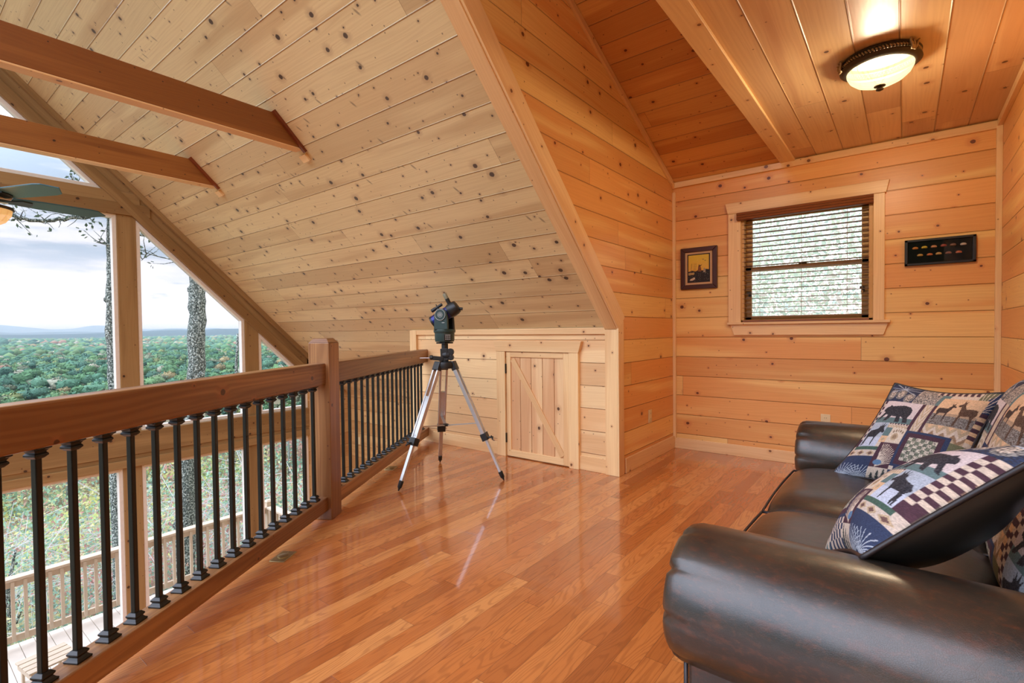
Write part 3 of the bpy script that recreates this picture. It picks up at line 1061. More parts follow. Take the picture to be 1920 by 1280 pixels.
# ------------------------------------------------------------------ pictures
def grid_attr(me, cols):
    ct = me.attributes.new('tint', 'FLOAT_COLOR', 'POINT')
    ct.data.foreach_set('color', np.concatenate([cols, np.ones((len(cols), 1))], 1).astype(np.float32).ravel())


def lin_np(a):
    a = np.asarray(a, float) / 255
    return np.where(a <= 0.04045, a / 12.92, ((a + 0.055) / 1.055) ** 2.4)


class Canvas:
    def __init__(self, w, h, col):
        self.w, self.h = w, h
        self.a = np.zeros((h, w, 3)) + np.array(col, float)
        yy, xx = np.mgrid[0:h, 0:w]
        self.x = (xx + .5) / w
        self.y = (yy + .5) / h
        self.box = (0, 0, 1, 1)
        self.rs = np.random.RandomState(3)

    def to(self, P):
        x0, y0, x1, y1 = self.box
        return [(x0 + p[0] * (x1 - x0), y0 + p[1] * (y1 - y0)) for p in P]

    def clip(self):
        x0, y0, x1, y1 = self.box
        return (self.x >= x0) & (self.x < x1) & (self.y >= y0) & (self.y < y1)

    def rect(self, x0, y0, x1, y1, col):
        self.box = (x0, y0, x1, y1)
        self.a[self.clip()] = col
        return self

    def inside(self, P):
        P = self.to(P)
        ins = np.zeros(self.x.shape, bool)
        for i in range(len(P)):
            (xa, ya), (xb, yb) = P[i - 1], P[i]
            if ya == yb:
                continue
            c = ((ya > self.y) != (yb > self.y)) & (self.x < (xb - xa) * (self.y - ya) / (yb - ya) + xa)
            ins ^= c
        return ins & self.clip()

    def poly(self, P, col, tex=0.0):
        k = self.inside(P)
        self.a[k] = col
        if tex:
            self.a[k] += self.rs.normal(0, tex, (k.sum(), 1))

    def ell(self, cx, cyy, rx, ry, col):
        (px, py), = self.to([(cx, cyy)])
        x0, y0, x1, y1 = self.box
        k = (((self.x - px) / (rx * (x1 - x0))) ** 2 + ((self.y - py) / (ry * (y1 - y0))) ** 2 < 1) & self.clip()
        self.a[k] = col

    def line(self, p, q, wd, col):
        (xa, ya), (xb, yb) = self.to([p, q])
        dx, dy = xb - xa, yb - ya
        L2 = dx * dx + dy * dy + 1e-12
        t = np.clip(((self.x - xa) * dx + (self.y - ya) * dy) / L2, 0, 1)
        k = ((self.x - xa - t * dx) ** 2 + (self.y - ya - t * dy) ** 2 < wd * wd) & self.clip()
        self.a[k] = col

    def fern(self, cx, cyy, r, nn, col, wd=.003, a0=-160, a1=-20):
        for i in range(nn):
            a = math.radians(a0 + (a1 - a0) * i / (nn - 1))
            self.line((cx, cyy), (cx + r * math.cos(a), cyy + r * math.sin(a)), wd, col)

    def speck(self, dens, col):
        k = self.clip() & (self.rs.rand(*self.x.shape) < dens)
        self.a[k] = col

    def checker(self, nx, ny, c1, c2):
        x0, y0, x1, y1 = self.box
        k = self.clip()
        q = (np.floor((self.x - x0) / (x1 - x0) * nx) + np.floor((self.y - y0) / (y1 - y0) * ny)) % 2
        self.a[k & (q == 0)] = c1
        self.a[k & (q == 1)] = c2

    def zig(self, nn, cols):
        x0, y0, x1, y1 = self.box
        k = self.clip()
        tx = (self.x - x0) / (x1 - x0) * nn
        tri = np.abs(tx % 1 - .5) * 2
        q = np.floor(((self.y - y0) / (y1 - y0) + tri * .45) * len(cols) / 1.45).astype(int).clip(0, len(cols) - 1)
        for i, c in enumerate(cols):
            self.a[k & (q == i)] = c

    def pine(self, cx, base, hh, col):
        for i in range(7):
            t = i / 7
            y = base - hh * (1 - t) * .95
            w = .05 + .11 * t
            self.poly([(cx, y - hh * .12), (cx + w, y + hh * .1), (cx - w, y + hh * .1)], col)
        self.line((cx, base), (cx, base - hh * .2), .003, col)


BEAR = [(.05, .38), (.1, .26), (.17, .22), (.2, .14), (.27, .2), (.42, .17), (.62, .12), (.8, .17), (.91, .3), (.93, .5), (.9, .68), (.95, .86), (.96, .94), (.82, .94), (.78, .74), (.68, .64), (.73, .88), (.72, .94), (.59, .95), (.56, .68), (.42, .66), (.34, .88), (.22, .93), (.28, .62), (.2, .6), (.1, .84), (.0, .88), (.14, .5), (.05, .46)]
MOOSE = [(.1, .95), (.15, .6), (.08, .46), (.2, .34), (.45, .3), (.6, .24), (.58, .12), (.66, .16), (.66, .02), (.73, .14), (.8, 0), (.81, .14), (.93, .04), (.86, .2), (.9, .26), (1, .36), (.95, .43), (.82, .39), (.75, .5), (.7, .62), (.69, .95), (.63, .95), (.6, .62), (.4, .6), (.28, .62), (.25, .95), (.19, .95), (.2, .66), (.15, .95)]
DEER = [(.1, .95), (.14, .62), (.08, .5), (.12, .36), (.3, .34), (.5, .36), (.62, .2), (.6, .06), (.66, .14), (.74, .02), (.72, .16), (.84, .24), (.82, .29), (.72, .28), (.68, .44), (.62, .58), (.64, .95), (.58, .95), (.54, .6), (.28, .58), (.2, .72), (.16, .95)]
CREAM, TAN, NAVY, TEAL, BURG, PEACH, OLIVE, INK, SKYB, GREY = (206, 190, 172), (184, 162, 132), (54, 64, 90), (98, 120, 120), (78, 54, 64), (214, 178, 140), (112, 112, 84), (54, 53, 58), (168, 177, 188), (146, 142, 136)


def tapestry(R=230):
    c = Canvas(R, R, CREAM)
    # top row: cones, stripes, corner fern
    c.rect(0, 0, .34, .2, NAVY)
    for x, y in ((.2, .6), (.5, .55), (.82, .7)):
        c.ell(x, y, .15, .3, GREY); c.ell(x, y, .09, .2, CREAM)
    c.speck(.35, INK)
    c.fern(.5, .25, .5, 9, SKYB, .003, 150, 390)
    c.rect(.34, 0, .56, .2, GREY); c.speck(.45, INK); c.speck(.25, CREAM)
    c.rect(.5, 0, .9, .055, CREAM)
    for i in range(8):
        c.poly([(i / 8, 0), (i / 8 + .07, 0), (i / 8 + .12, 1), (i / 8 + .05, 1)], BURG)
    c.rect(.56, .055, .64, .2, TEAL)
    c.rect(.86, 0, 1, .22, OLIVE)
    c.poly([(0, .9), (.9, 0), (1, 1), (.3, 1)], NAVY); c.fern(.4, 1.0, 1.1, 8, CREAM, .003, -110, -10)
    # bear
    c.rect(0, .2, .07, .62, TAN); c.checker(2, 14, CREAM, BURG)
    c.rect(.07, .2, .46, .44, (206, 192, 190)); c.rect(.07, .38, .46, .44, TEAL); c.box = (.08, .21, .44, .44)
    c.poly(BEAR, INK, 14)
    # braid
    c.rect(.46, .2, .60, .5, BURG); c.rect(.49, .2, .57, .5, CREAM); c.zig(1, [CREAM, TAN, CREAM, TAN, CREAM, TAN, CREAM, TAN, CREAM, TAN])
    # deer
    c.rect(.60, .1, .95, .4, PEACH); c.rect(.60, .28, .95, .4, GREY); c.speck(.5, (96, 84, 76)); c.rect(.62, .27, .94, .3, (176, 148, 120))
    c.box = (.60, .14, .78, .36); c.poly(DEER, (72, 58, 52), 10); c.box = (.72, .1, .95, .4); c.poly([(1 - x, y) for x, y in DEER], (92, 70, 56), 12)
    c.rect(.95, .22, 1, .5, BURG); c.checker(1, 8, BURG, PEACH)
    # moose, blocks, paw
    c.rect(.07, .44, .26, .7, SKYB); c.rect(.07, .6, .26, .7, (188, 196, 212)); c.box = (.06, .44, .26, .7); c.poly(MOOSE, INK, 12)
    c.rect(.26, .44, .46, .485, CREAM); c.zig(7, [BURG, CREAM, TAN, CREAM])
    c.rect(.26, .485, .33, .58, TEAL); c.rect(.26, .58, .33, .65, PEACH); c.ell(.5, .55, .25, .25, TAN)
    c.rect(.33, .485, .47, .64, (210, 196, 176)); c.ell(.45, .62, .24, .26, TAN); c.ell(.45, .62, .15, .16, (150, 128, 104))
    for i in range(5):
        c.ell(.2 + .16 * i, .28 - .1 * math.sin(PI * i / 4), .055, .09, (140, 120, 98))
    # zigzag and framed square
    c.rect(.60, .4, .95, .54, TAN); c.zig(4, [PEACH, TAN, CREAM, (150, 122, 96), TAN])
    c.rect(.47, .5, .86, .86, NAVY); c.rect(.49, .52, .82, .84, BURG); c.rect(.53, .56, .78, .8, CREAM); c.checker(7, 7, (206, 198, 180), (122, 128, 110)); c.speck(.22, INK)
    c.rect(.86, .54, 1, .86, OLIVE); c.fern(.5, .9, .6, 9, INK, .003, -110, -70); c.pine(.5, .9, .7, (54, 60, 46))
    # lower rows
    c.rect(0, .62, .07, .7, BURG)
    c.rect(0, .7, .3, .8, (200, 186, 172)); c.rect(.05, .7, .3, .735, (72, 96, 84)); c.box = (0, .735, .3, .8)
    for i in range(3):
        x = .18 + .33 * i
        c.poly([(x - .14, .5), (x, .05), (x + .14, .5), (x, .95)], TAN); c.poly([(x - .08, .5), (x, .25), (x + .08, .5), (x, .75)], (110, 84, 78))
    c.rect(.3, .65, .47, .9, BURG); c.fern(.3, .95, .9, 14, CREAM, .003, -95, -15); c.ell(.35, .8, .22, .1, (96, 128, 160))
    c.rect(0, .8, .3, 1, NAVY); c.fern(.25, .95, .6, 12, SKYB, .003); c.fern(.75, 1.0, .55, 12, SKYB, .003)
    c.rect(.3, .9, .5, 1, CREAM)
    for x, hh in ((.2, .5), (.45, .75), (.7, .9), (.88, .6)):
        c.pine(x, 1.0, hh, (60, 66, 66))
    c.rect(.47, .86, .8, 1, CREAM); c.checker(9, 4, CREAM, NAVY)
    c.rect(.8, .86, 1, 1, TAN); c.zig(3, [TAN, BURG, CREAM, TEAL])
    c.a *= .9 + .2 * c.rs.rand(R, R, 1)
    return c.a.clip(0, 255)


TAP = tapestry()


def picture(name, w, h):
    pass


pf = thing('framed_picture', 'dark mahogany framed print of birds over a yellow sky', 'picture', (-1.585, YB, 1.788))
fw_, fh_ = .175, .203
c = MB()
for s in (-1, 1):
    c.prism([(s * fw_, 0, -fh_), (s * fw_, 0, fh_), (s * (fw_ - .045), 0, fh_ - .045), (s * (fw_ - .045), 0, -fh_ + .045)], (0, -.028, 0))
    c.prism([(-fw_, 0, s * fh_), (fw_, 0, s * fh_), (fw_ - .045, 0, s * (fh_ - .045)), (-fw_ + .045, 0, s * (fh_ - .045))], (0, -.028, 0))
c.build('frame', FRAME_RED, pf, bevel=.006)
c = MB(); c.bx(-fw_ + .04, fw_ - .04, -.016, -.012, -fh_ + .04, fh_ - .04); c.build('mat_board', LINEN, pf)
c = MB(); c.bx(-.108, .108, -.019, -.016, -.138, .138); c.build('inner_fillet', FRAME_BLACK, pf)
# print: yellow sky, dark land with figures of reeds and birds
cv = Canvas(90, 120, (222, 186, 66))
cv.a += (cv.y[..., None] - .3) * np.array([8, -30, 20])
cv.box = (0, 0, 1, 1)
cv.poly([(0, .62), (.2, .58), (.35, .62), (.5, .56), (.7, .6), (.86, .55), (1, .57), (1, 1), (0, 1)], (26, 20, 18), 10)
cv.poly([(0, .66), (.3, .66), (.28, .74), (0, .75)], (176, 150, 96), 20)
for x in (.12, .16, .26, .31, .36):
    cv.line((x, .62), (x + .03, .32), .006, (120, 96, 44))
cv.poly([(.46, .62), (.48, .46), (.52, .38), (.58, .42), (.62, .5), (.64, .64)], (120, 70, 30), 24)
cv.poly([(.5, .42), (.52, .35), (.56, .4), (.68, .37), (.6, .43)], (40, 26, 18))
cv.poly([(.72, .66), (.75, .52), (.79, .5), (.83, .58), (.84, .68)], (150, 140, 120), 24)
for x, y in ((.72, .18), (.82, .23)):
    cv.poly([(x - .06, y - .03), (x, y), (x + .06, y - .02), (x, y + .03)], (90, 76, 30))
cv.poly([(.1, .9), (.3, .84), (.34, .9), (.2, .96), (.08, .96)], (206, 186, 160), 20)
cv.speck(.012, (214, 200, 180))
nx, nz = 90, 120
vs = [((i / (nx - 1) - .5) * .196, -.0195, (.5 - j / (nz - 1)) * .256) for j in range(nz) for i in range(nx)]
fs = [(j * nx + i, (j + 1) * nx + i, (j + 1) * nx + i + 1, j * nx + i + 1) for j in range(nz - 1) for i in range(nx - 1)]
me = bpy.data.meshes.new('print'); me.from_pydata(vs, [], fs); grid_attr(me, lin_np(cv.a.reshape(-1, 3).clip(0, 255))); me.materials.append(PAINT)
o = bpy.data.objects.new('print', me); COL.objects.link(o); o.parent = pf

sb = thing('shadow_box', 'long black shadow box with two rows of small colourful shells', 'picture', (.20, YB, 1.766))
bw, bh = .206, .099
c = MB()
for s in (-1, 1):
    c.bx(s * bw - (.02 if s > 0 else 0), s * bw + (.02 if s < 0 else 0), -.03, 0, -bh, bh)
    c.bx(-bw, bw, -.03, 0, s * bh - (.018 if s > 0 else 0), s * bh + (.018 if s < 0 else 0))
c.build('frame', FRAME_BLACK, sb, bevel=.003)
c = MB(); c.bx(-bw + .015, bw - .015, -.006, -.001, -bh + .015, bh - .015); c.build('backing', BLACK_FELT, sb)
shells = [(-.142, .034, (226, 150, 70)), (-.088, .036, (226, 196, 60)), (-.032, .036, (226, 160, 110)), (.024, .038, (186, 84, 70)), (.078, .038, (150, 104, 84)), (.135, .036, (226, 200, 180)),
          (-.113, -.022, (216, 170, 90)), (-.056, -.022, (226, 128, 76)), (-.004, -.02, (228, 180, 110)), (.052, -.02, (160, 104, 90)), (.110, -.02, (222, 120, 76))]
for i, (x, z, cc) in enumerate(shells):
    mt, q = material('shell_colour')
    tcn = q.new('ShaderNodeTexCoord').outputs['Object']
    wv = q.math('SINE', q.math('MULTIPLY', q.sep(tcn)[0], 900.0))
    q.out(q.bsdf(q.mix(q.math('MULTIPLY', q.smooth(wv, 0.2, 0.9), .5), lin(*cc), lin(cc[0] * .55, cc[1] * .4, cc[2] * .35)), .3, .5))
    c = MB()
    rings = []
    for k in range(7):
        a = k / 6 * PI / 2
        rings.append([(x + .0175 * math.cos(a) * math.cos(t * 2 * PI / 14) * (1.15 if math.cos(t * 2 * PI / 14) > 0 else 1), -.006 - .011 * math.sin(a), z + .0125 * max(math.cos(a), .02) * (math.sin(t * 2 * PI / 14) if math.sin(t * 2 * PI / 14) > -.6 else -.6)) for t in range(14)])
    c.rings(rings)
    o = c.build('shell', mt, sb, smooth=True)
c = MB(); c.face([(-bw + .018, -.022, -bh + .016), (bw - .018, -.022, -bh + .016), (bw - .018, -.022, bh - .016), (-bw + .018, -.022, bh - .016)])
c.build('glass', GLASS, sb)

# ------------------------------------------------------------------ ceiling lamp
lp = (-.115, 3.42, CEILZ)
t = thing('ceiling_light', 'lit bronze flush ceiling light with etched glass bowl and rope band', 'ceiling light', lp)
c = MB(); c.lathe([(.15, 0), (.176, -.004), (.182, -.012), (.170, -.018), (.168, -.034), (.182, -.040), (.184, -.05), (.172, -.058), (.158, -.066), (.150, -.066)], seg=64, cap0=False, cap1=False)
c.build('canopy', BRONZE, t, smooth=True, flat_angle=35)
c = MB()
for k in range(72):
    a = 2 * PI * k / 72
    b = a + .07
    c.tube([(.171 * math.cos(a), .171 * math.sin(a), -.018), (.177 * math.cos((a + b) / 2), .177 * math.sin((a + b) / 2), -.026), (.171 * math.cos(b), .171 * math.sin(b), -.034)], .0048, 5)
c.build('rope_band', BRONZE_LIGHT, t, smooth=True)
for k in range(3):
    a = math.radians(200 + 120 * k)
    c = MB()
    er = Vector((math.cos(a), math.sin(a), 0)); et = Vector((-er.y, er.x, 0))
    for q in (-1, 0, 1):
        p0 = er * .186 + et * (.006 * q) + Z * -.056
        c.tube([p0, p0 + er * .006 + et * (.009 * q) + Z * .022, p0 + er * .002 + et * (.016 * q) + Z * .042, p0 + er * .01 + et * (.022 * q) + Z * .05], .006, 6, [.007, .007, .006, .003])
    c.build('leaf_ornament', BRONZE_LIGHT, t, smooth=True)
c = MB(); c.lathe([(.152, -.062), (.150, -.078), (.138, -.102), (.112, -.126), (.076, -.143), (.04, -.151), (.012, -.153)], seg=48, cap0=False)
c.build('glass_bowl', LAMP_GLASS, t, smooth=True)
c = MB(); c.lathe([(.006, -.150), (.026, -.153), (.027, -.158), (.012, -.162), (.009, -.167), (.018, -.172), (.017, -.178), (.004, -.184)], seg=24)
c.build('finial', BRONZE, t, smooth=True, flat_angle=50)
ld = bpy.data.lights.new('ceiling_bulb', 'POINT'); ld.energy = CEILING_LAMP_W; ld.color = (1, .80, .54); ld.shadow_soft_size = .08
lo = bpy.data.objects.new('ceiling_bulb', ld); COL.objects.link(lo); lo.parent = t; lo.location = (0, 0, -.095)

# ------------------------------------------------------------------ ceiling fan
t = thing('ceiling_fan', 'ceiling fan with grey green blades and amber glass light at left edge', 'fan', (-4.6, .44, 2.08))
c = MB(); c.lathe([(.013, .12), (.013, mz(.44) - 2.08)], seg=12); c.build('downrod', BRONZE, t, smooth=True)
c = MB(); c.lathe([(.02, .16), (.05, .14), (.095, .11), (.105, .06), (.10, .02), (.07, -.01), (.06, -.03)], seg=32); c.build('motor_housing', BLACK_METAL, t, smooth=True)
for k in range(5):
    a = math.radians(25 + 72 * k)
    R = Matrix.Rotation(a, 4, 'Z') @ Matrix.Rotation(math.radians(-12), 4, 'X')
    c = MB()
    out = [(.15, -.05), (.30, -.064), (.55, -.07), (.60, -.062), (.665, 0), (.60, .062), (.55, .07), (.30, .064), (.15, .05)]
    c.prism([R @ Vector((x, y, .0)) for x, y in out], (0, 0, .008))
    b = c.build('blade', FAN_BLADE, t, bevel=.002)
    c = MB(); c.prism([R @ Vector((x, y, -.006)) for x, y in ((.06, -.02), (.16, -.014), (.2, -.04), (.25, -.03), (.26, 0), (.25, .03), (.2, .04), (.16, .014), (.06, .02))], (0, 0, .006))
    c.build('bracket', BLACK_METAL, b)
c = MB(); c.lathe([(.07, -.03), (.16, -.055), (.165, -.07), (.15, -.075)], seg=32); c.build('light_ring', BRONZE, t, smooth=True)
c = MB(); c.lathe([(.155, -.072), (.150, -.10), (.122, -.145), (.075, -.175), (.02, -.188)], seg=32, cap0=False); c.build('light_bowl', FAN_GLASS, t, smooth=True)
ld = bpy.data.lights.new('fan_bulb', 'POINT'); ld.energy = FAN_LAMP_W; ld.color = (1, .62, .3); ld.shadow_soft_size = .06
lo = bpy.data.objects.new('fan_bulb', ld); COL.objects.link(lo); lo.parent = t; lo.location = (0, 0, -.115)

# ------------------------------------------------------------------ tripod and telescope
TP = Vector((-2.975, 2.905, 0))
t = thing('tripod', 'silver aluminium tripod with black fittings standing on the oak floor', 'tripod', TP)
feet = [Vector((-3.008, 2.431, 0)), Vector((-3.361, 3.201, 0)), Vector((-2.532, 3.111, 0))]
for fpos in feet:
    fl = fpos - TP
    d = Vector((fl.x, fl.y, 0)).normalized()
    sd_ = Vector((-d.y, d.x, 0))
    top = d * .075 + Z * .925
    foot = fl.copy()
    ax = (foot - top).normalized()
    L = (foot - top).length
    o = top.cross(foot)
    c = MB()
    mid = top + ax * (L * .63)
    # upper leg: two rails joined by a web
    for s in (-1, 1):
        c.bar(top + sd_ * .026 * s, mid + sd_ * .025 * s, .015, .03, d)
    c.bar(top + ax * (L * .26), mid, .044, .02, d)
    leg = c.build('leg', ALU, t, bevel=.002)
    c = MB(); c.bar(mid - ax * .06, foot - ax * .06, .032, .02, d); c.build('lower_leg', ALU, leg, bevel=.002)
    c = MB(); c.bar(top - ax * .03, top + ax * .045, .072, .042, d); c.build('hinge_bracket', BLACK_PLASTIC, leg, bevel=.006)
    c = MB(); c.bar(mid - ax * .035, mid + ax * .025, .07, .05, d)
    c.tube([mid + d * .02, mid + d * .055], .008, 8)
    for q in range(3):
        a = q * 2 * PI / 3
        c.tube([mid + d * .055, mid + d * .06 + sd_ * .02 * math.cos(a) + ax * .02 * math.sin(a)], .007, 6)
    c.build('clamp', BLACK_PLASTIC, leg, bevel=.003)
    c = MB(); c.lathe([(.004, 0), (.009, .018), (.017, .028), (.019, .075), (.015, .078)], foot, -ax, 12); c.build('foot', BLACK_PLASTIC, leg, smooth=True, flat_angle=40)
    c = MB()
    hub = Z * .43
    j = top + ax * ((.925 - .455) / (.925) * L)
    c.bar(hub + d * .02, j - d * .01, .022, .007)
    c.build('spreader_arm', ALU, leg)
c = MB(); c.lathe([(.018, .42), (.024, .425), (.024, .437), (.012, .442)]); c.build('spreader_hub', BLACK_PLASTIC, t, smooth=True, flat_angle=40)
c = MB(); c.lathe([(.055, .895), (.085, .9), (.09, .925), (.084, .95), (.05, .955)], seg=24); c.lathe([(.03, .95), (.03, .97)], seg=20)
c.build('head_plate', BLACK_PLASTIC, t, smooth=True, flat_angle=40)
# tilting head: viewer-facing frame
vr = Vector((.787, .616, 0)); vf = Vector((-.616, .787, 0))
c = MB()
c.lathe([(.0, -.03), (.034, -.03), (.038, 0), (.034, .03), (.0, .03)], Vector((0, 0, 1.005)) + vr * .012, vr, 20)
c.bar(Vector((0, 0, .96)), Vector((0, 0, 1.06)) - vr * .005, .06, .06, vf)
c.lathe([(.03, -.026), (.03, .026)], Vector((0, 0, 1.03)) + vr * .045 - vf * .0, vf, 18)
c.lathe([(.022, -.03), (.024, .03)], Vector((0, 0, .985)) + vr * .05, vf, 16)
c.bar(Vector((0, 0, .975)) - vr * .01 - vf * .02, Vector((0, 0, .985)) - vr * .095 - vf * .03, .03, .034)
c.build('tilt_head', BLACK_PLASTIC, t, bevel=.004)
c = MB(); c.lathe([(.012, 0), (.019, .004), (.02, .022), (.012, .028)], Vector((0, 0, .988)) - vr * .092 - vf * .03, -vr, 14)
c.build('lock_knob', BLACK_PLASTIC, t, smooth=True, flat_angle=40)
c = MB(); c.tube([Vector((0, 0, .985)) - vr * .12 - vf * .03, Vector((0, 0, .985)) - vr * .2 - vf * .03], .003, 6); c.build('pan_handle', ALU, t)
c = MB(); c.bx(-.02, .02, -.02, .02, 1.05, 1.101); c.bx(-.05, .05, -.05, .05, 1.10, 1.112); c.build('mount_plate', BLACK_PLASTIC, t, bevel=.004)

sc = thing('telescope', 'dark green and black computerised telescope with blue tube on the tripod', 'telescope', TP + Z * 1.112)
# heights below are above the tripod plate
c = MB(); c.lathe([(.03, 0), (.075, .004), (.08, .02), (.081, .075), (.088, .08), (.09, .095), (.084, .105), (.05, .108)], seg=40)
c.build('drive_base', GREEN_PLASTIC, sc, smooth=True, flat_angle=35)
c = MB()
pc = Vector((0, 0, .04)) + (vr * .42 - vf * .9).normalized() * .0815
er = (vr * .42 - vf * .9).normalized(); et = Z.cross(er)
R = Matrix((et, er, Z)).transposed()
c.box(pc, (.06, .006, .05), R); o = c.build('control_panel', BLACK_PLASTIC, sc, bevel=.002)
c = MB()
for q in range(3):
    for w in range(3):
        c.box(pc + er * .004 + et * (.016 * (q - 1)) + Z * (.013 * (w - 1) - .004), (.008, .002, .005), R)
c.box(pc + er * .004 + Z * .02, (.044, .002, .003), R)
c.build('marking', WHITE_MARK, o)
# fork arms either side of the tube; tube axis
axd = (-vr * .80 + vf * .16 - Z * .5).normalized()
side = (-vf * .90 - vr * .40)
side = (side - axd * side.dot(axd)).normalized()
piv = Vector((0, 0, .222))
for s in (1, -1):
    c = MB()
    base = side * (.062 * s)
    bh = Vector((base.x, base.y, 0)).normalized()
    tn = Z.cross(bh)
    prof_ = [(-.062, .10), (.062, .10), (.058, .2), (.05, .245), (.025, .27), (-.02, .272), (-.046, .25), (-.056, .2)]
    c.prism([bh * .053 + tn * x + Z * z for x, z in prof_], bh * .03)
    o = c.build('fork_arm', GREEN_PLASTIC if s == 1 else BLACK_PLASTIC, sc, bevel=.008)
    cc_ = bh * .083 + Z * .222
    if s == 1:
        c = MB(); c.lathe([(.047, -.002), (.047, .006), (.044, .009), (.01, .009)], cc_, bh, 36); d_ = c.build('setting_disc', GREEN_PLASTIC, o, smooth=True, flat_angle=35)
        for r0, r1 in ((.0425, .045), (.019, .021), (.010, .0125)):
            c = MB(); c.lathe([(r0, .0085), (r0, .0102), (r1, .0102), (r1, .0085)], cc_, bh, 36, cap0=False, cap1=False); c.build('dial_ring', WHITE_MARK, d_)
        c = MB()
        for q in range(3):
            a = q * PI / 3
            e = tn * math.cos(a) + Z * math.sin(a)
            c.bar(cc_ + bh * .0095 - e * .006, cc_ + bh * .0095 + e * .006, .002, .002, bh)
        c.build('emblem', WHITE_MARK, d_)
        c = MB(); c.bar(bh * .084 + tn * .012 + Z * .158, bh * .084 + tn * .034 + Z * .158, .002, .004); c.build('marking', WHITE_MARK, o)
c = MB(); c.lathe([(.052, -.075), (.052, .10)], piv, axd, 36); c.build('optical_tube', BLUE_TUBE, sc, smooth=True, flat_angle=40)
c = MB(); c.lathe([(.0535, .10), (.0535, .116), (.047, .116), (.045, .104), (.0, .104)], piv, axd, 36, cap0=False); c.lathe([(.0528, .055), (.0534, .058), (.0534, .068), (.0528, .071)], piv, axd, 36, cap0=False, cap1=False)
c.build('lens_ring', BLACK_PLASTIC, sc, smooth=True, flat_angle=40)
c = MB(); c.lathe([(.03, -.135), (.05, -.13), (.057, -.11), (.059, -.07), (.054, -.05)], piv, axd, 30); c.build('rear_cell', BLACK_PLASTIC, sc, smooth=True, flat_angle=50)
upx = (Z - axd * Z.dot(axd)).normalized()
ep0 = piv - axd * .085 + upx * .04
epd = (Z * .86 - vr * .42 - vf * .1).normalized()
c = MB(); c.tube([ep0, ep0 + epd * .06], .017, 14); ep = c.build('eyepiece_holder', BLACK_PLASTIC, sc, smooth=True, flat_angle=40)
c = MB(); c.lathe([(.014, .055), (.0165, .062), (.0165, .1), (.0145, .108), (.004, .108)], ep0, epd, 18); c.build('eyepiece', GREY_METAL, ep, smooth=True, flat_angle=40)
f0 = piv + upx * .085 + axd * .045
c = MB(); c.tube([f0 - axd * .075, f0 - axd * .01, f0, f0 + axd * .03], .013, 14, [.012, .012, .015, .015]); c.tube([piv + upx * .05, f0 - axd * .01], .009, 8); c.tube([f0 - axd * .03 + upx * .01, f0 - axd * .03 + upx * .026], .004, 6)
c.build('finder_scope', BLACK_PLASTIC, sc, smooth=True, flat_angle=40)
c = MB(); c.tube([piv - axd * .09 - upx * .02, piv - axd * .14 - upx * .02], .014, 12); c.tube([piv - axd * .1 + vr * .02, piv - axd * .11 + vr * .06 - Z * .01], .012, 10)
c.build('focus_knob', BLACK_PLASTIC, sc, smooth=True, flat_angle=40)

# ------------------------------------------------------------------ soft goods
def pillow_grid(corn, thick, p, q, inset, nn, sign):
    c00, c10, c11, c01 = [np.array(c, float) for c in corn]
    u, v = np.meshgrid(np.linspace(0, 1, nn), np.linspace(0, 1, nn))
    uu = u + inset * np.sin(PI * v) * (1 - 2 * u) * (1 - 0) * 1.0
    vv = v + inset * np.sin(PI * u) * (1 - 2 * v)
    P = (c00[None, None] * ((1 - uu) * (1 - vv))[..., None] + c10 * (uu * (1 - vv))[..., None] + c11 * (uu * vv)[..., None] + c01 * ((1 - uu) * vv)[..., None])
    nr = np.cross(c10 - c00 + c11 - c01, c01 - c00 + c11 - c10)
    nr /= np.linalg.norm(nr)
    a = np.clip(1 - np.abs(2 * u - 1) ** p, 0, 1) ** q
    b = np.clip(1 - np.abs(2 * v - 1) ** p, 0, 1) ** q
    wr = 1 + .05 * np.sin(u * 17 + v * 5) * np.sin(v * 9 + 1) * (1 - a * b)
    P = P + nr * (thick * sign * a * b * wr)[..., None]
    return P, u, v


def grid_obj(name, P, mat, parent, cols=None, flip=False):
    h, w, _ = P.shape
    idx = np.arange(h * w).reshape(h, w)
    F = np.stack([idx[:-1, :-1], idx[:-1, 1:], idx[1:, 1:], idx[1:, :-1]], -1).reshape(-1, 4)
    if flip:
        F = F[:, ::-1]
    me = bpy.data.meshes.new(name)
    me.from_pydata(P.reshape(-1, 3).tolist(), [], F.tolist())
    me.polygons.foreach_set('use_smooth', np.ones(len(me.polygons), dtype=bool))
    if cols is not None:
        grid_attr(me, cols)
    me.materials.append(mat)
    o = bpy.data.objects.new(name, me)
    COL.objects.link(o)
    o.parent = parent
    return o


def tap_cols(u, v, flip=False, scale=1.0, ou=0.0, ov=0.0):
    R = TAP.shape[0]
    uu = (u * scale + ou) % 1.0
    vv = (v * scale + ov) % 1.0
    if flip:
        uu = 1 - uu
    i = ((1 - vv) * (R - 1)).astype(int).clip(0, R - 1)
    j = (uu * (R - 1)).astype(int).clip(0, R - 1)
    return lin_np(TAP[i, j].reshape(-1, 3))


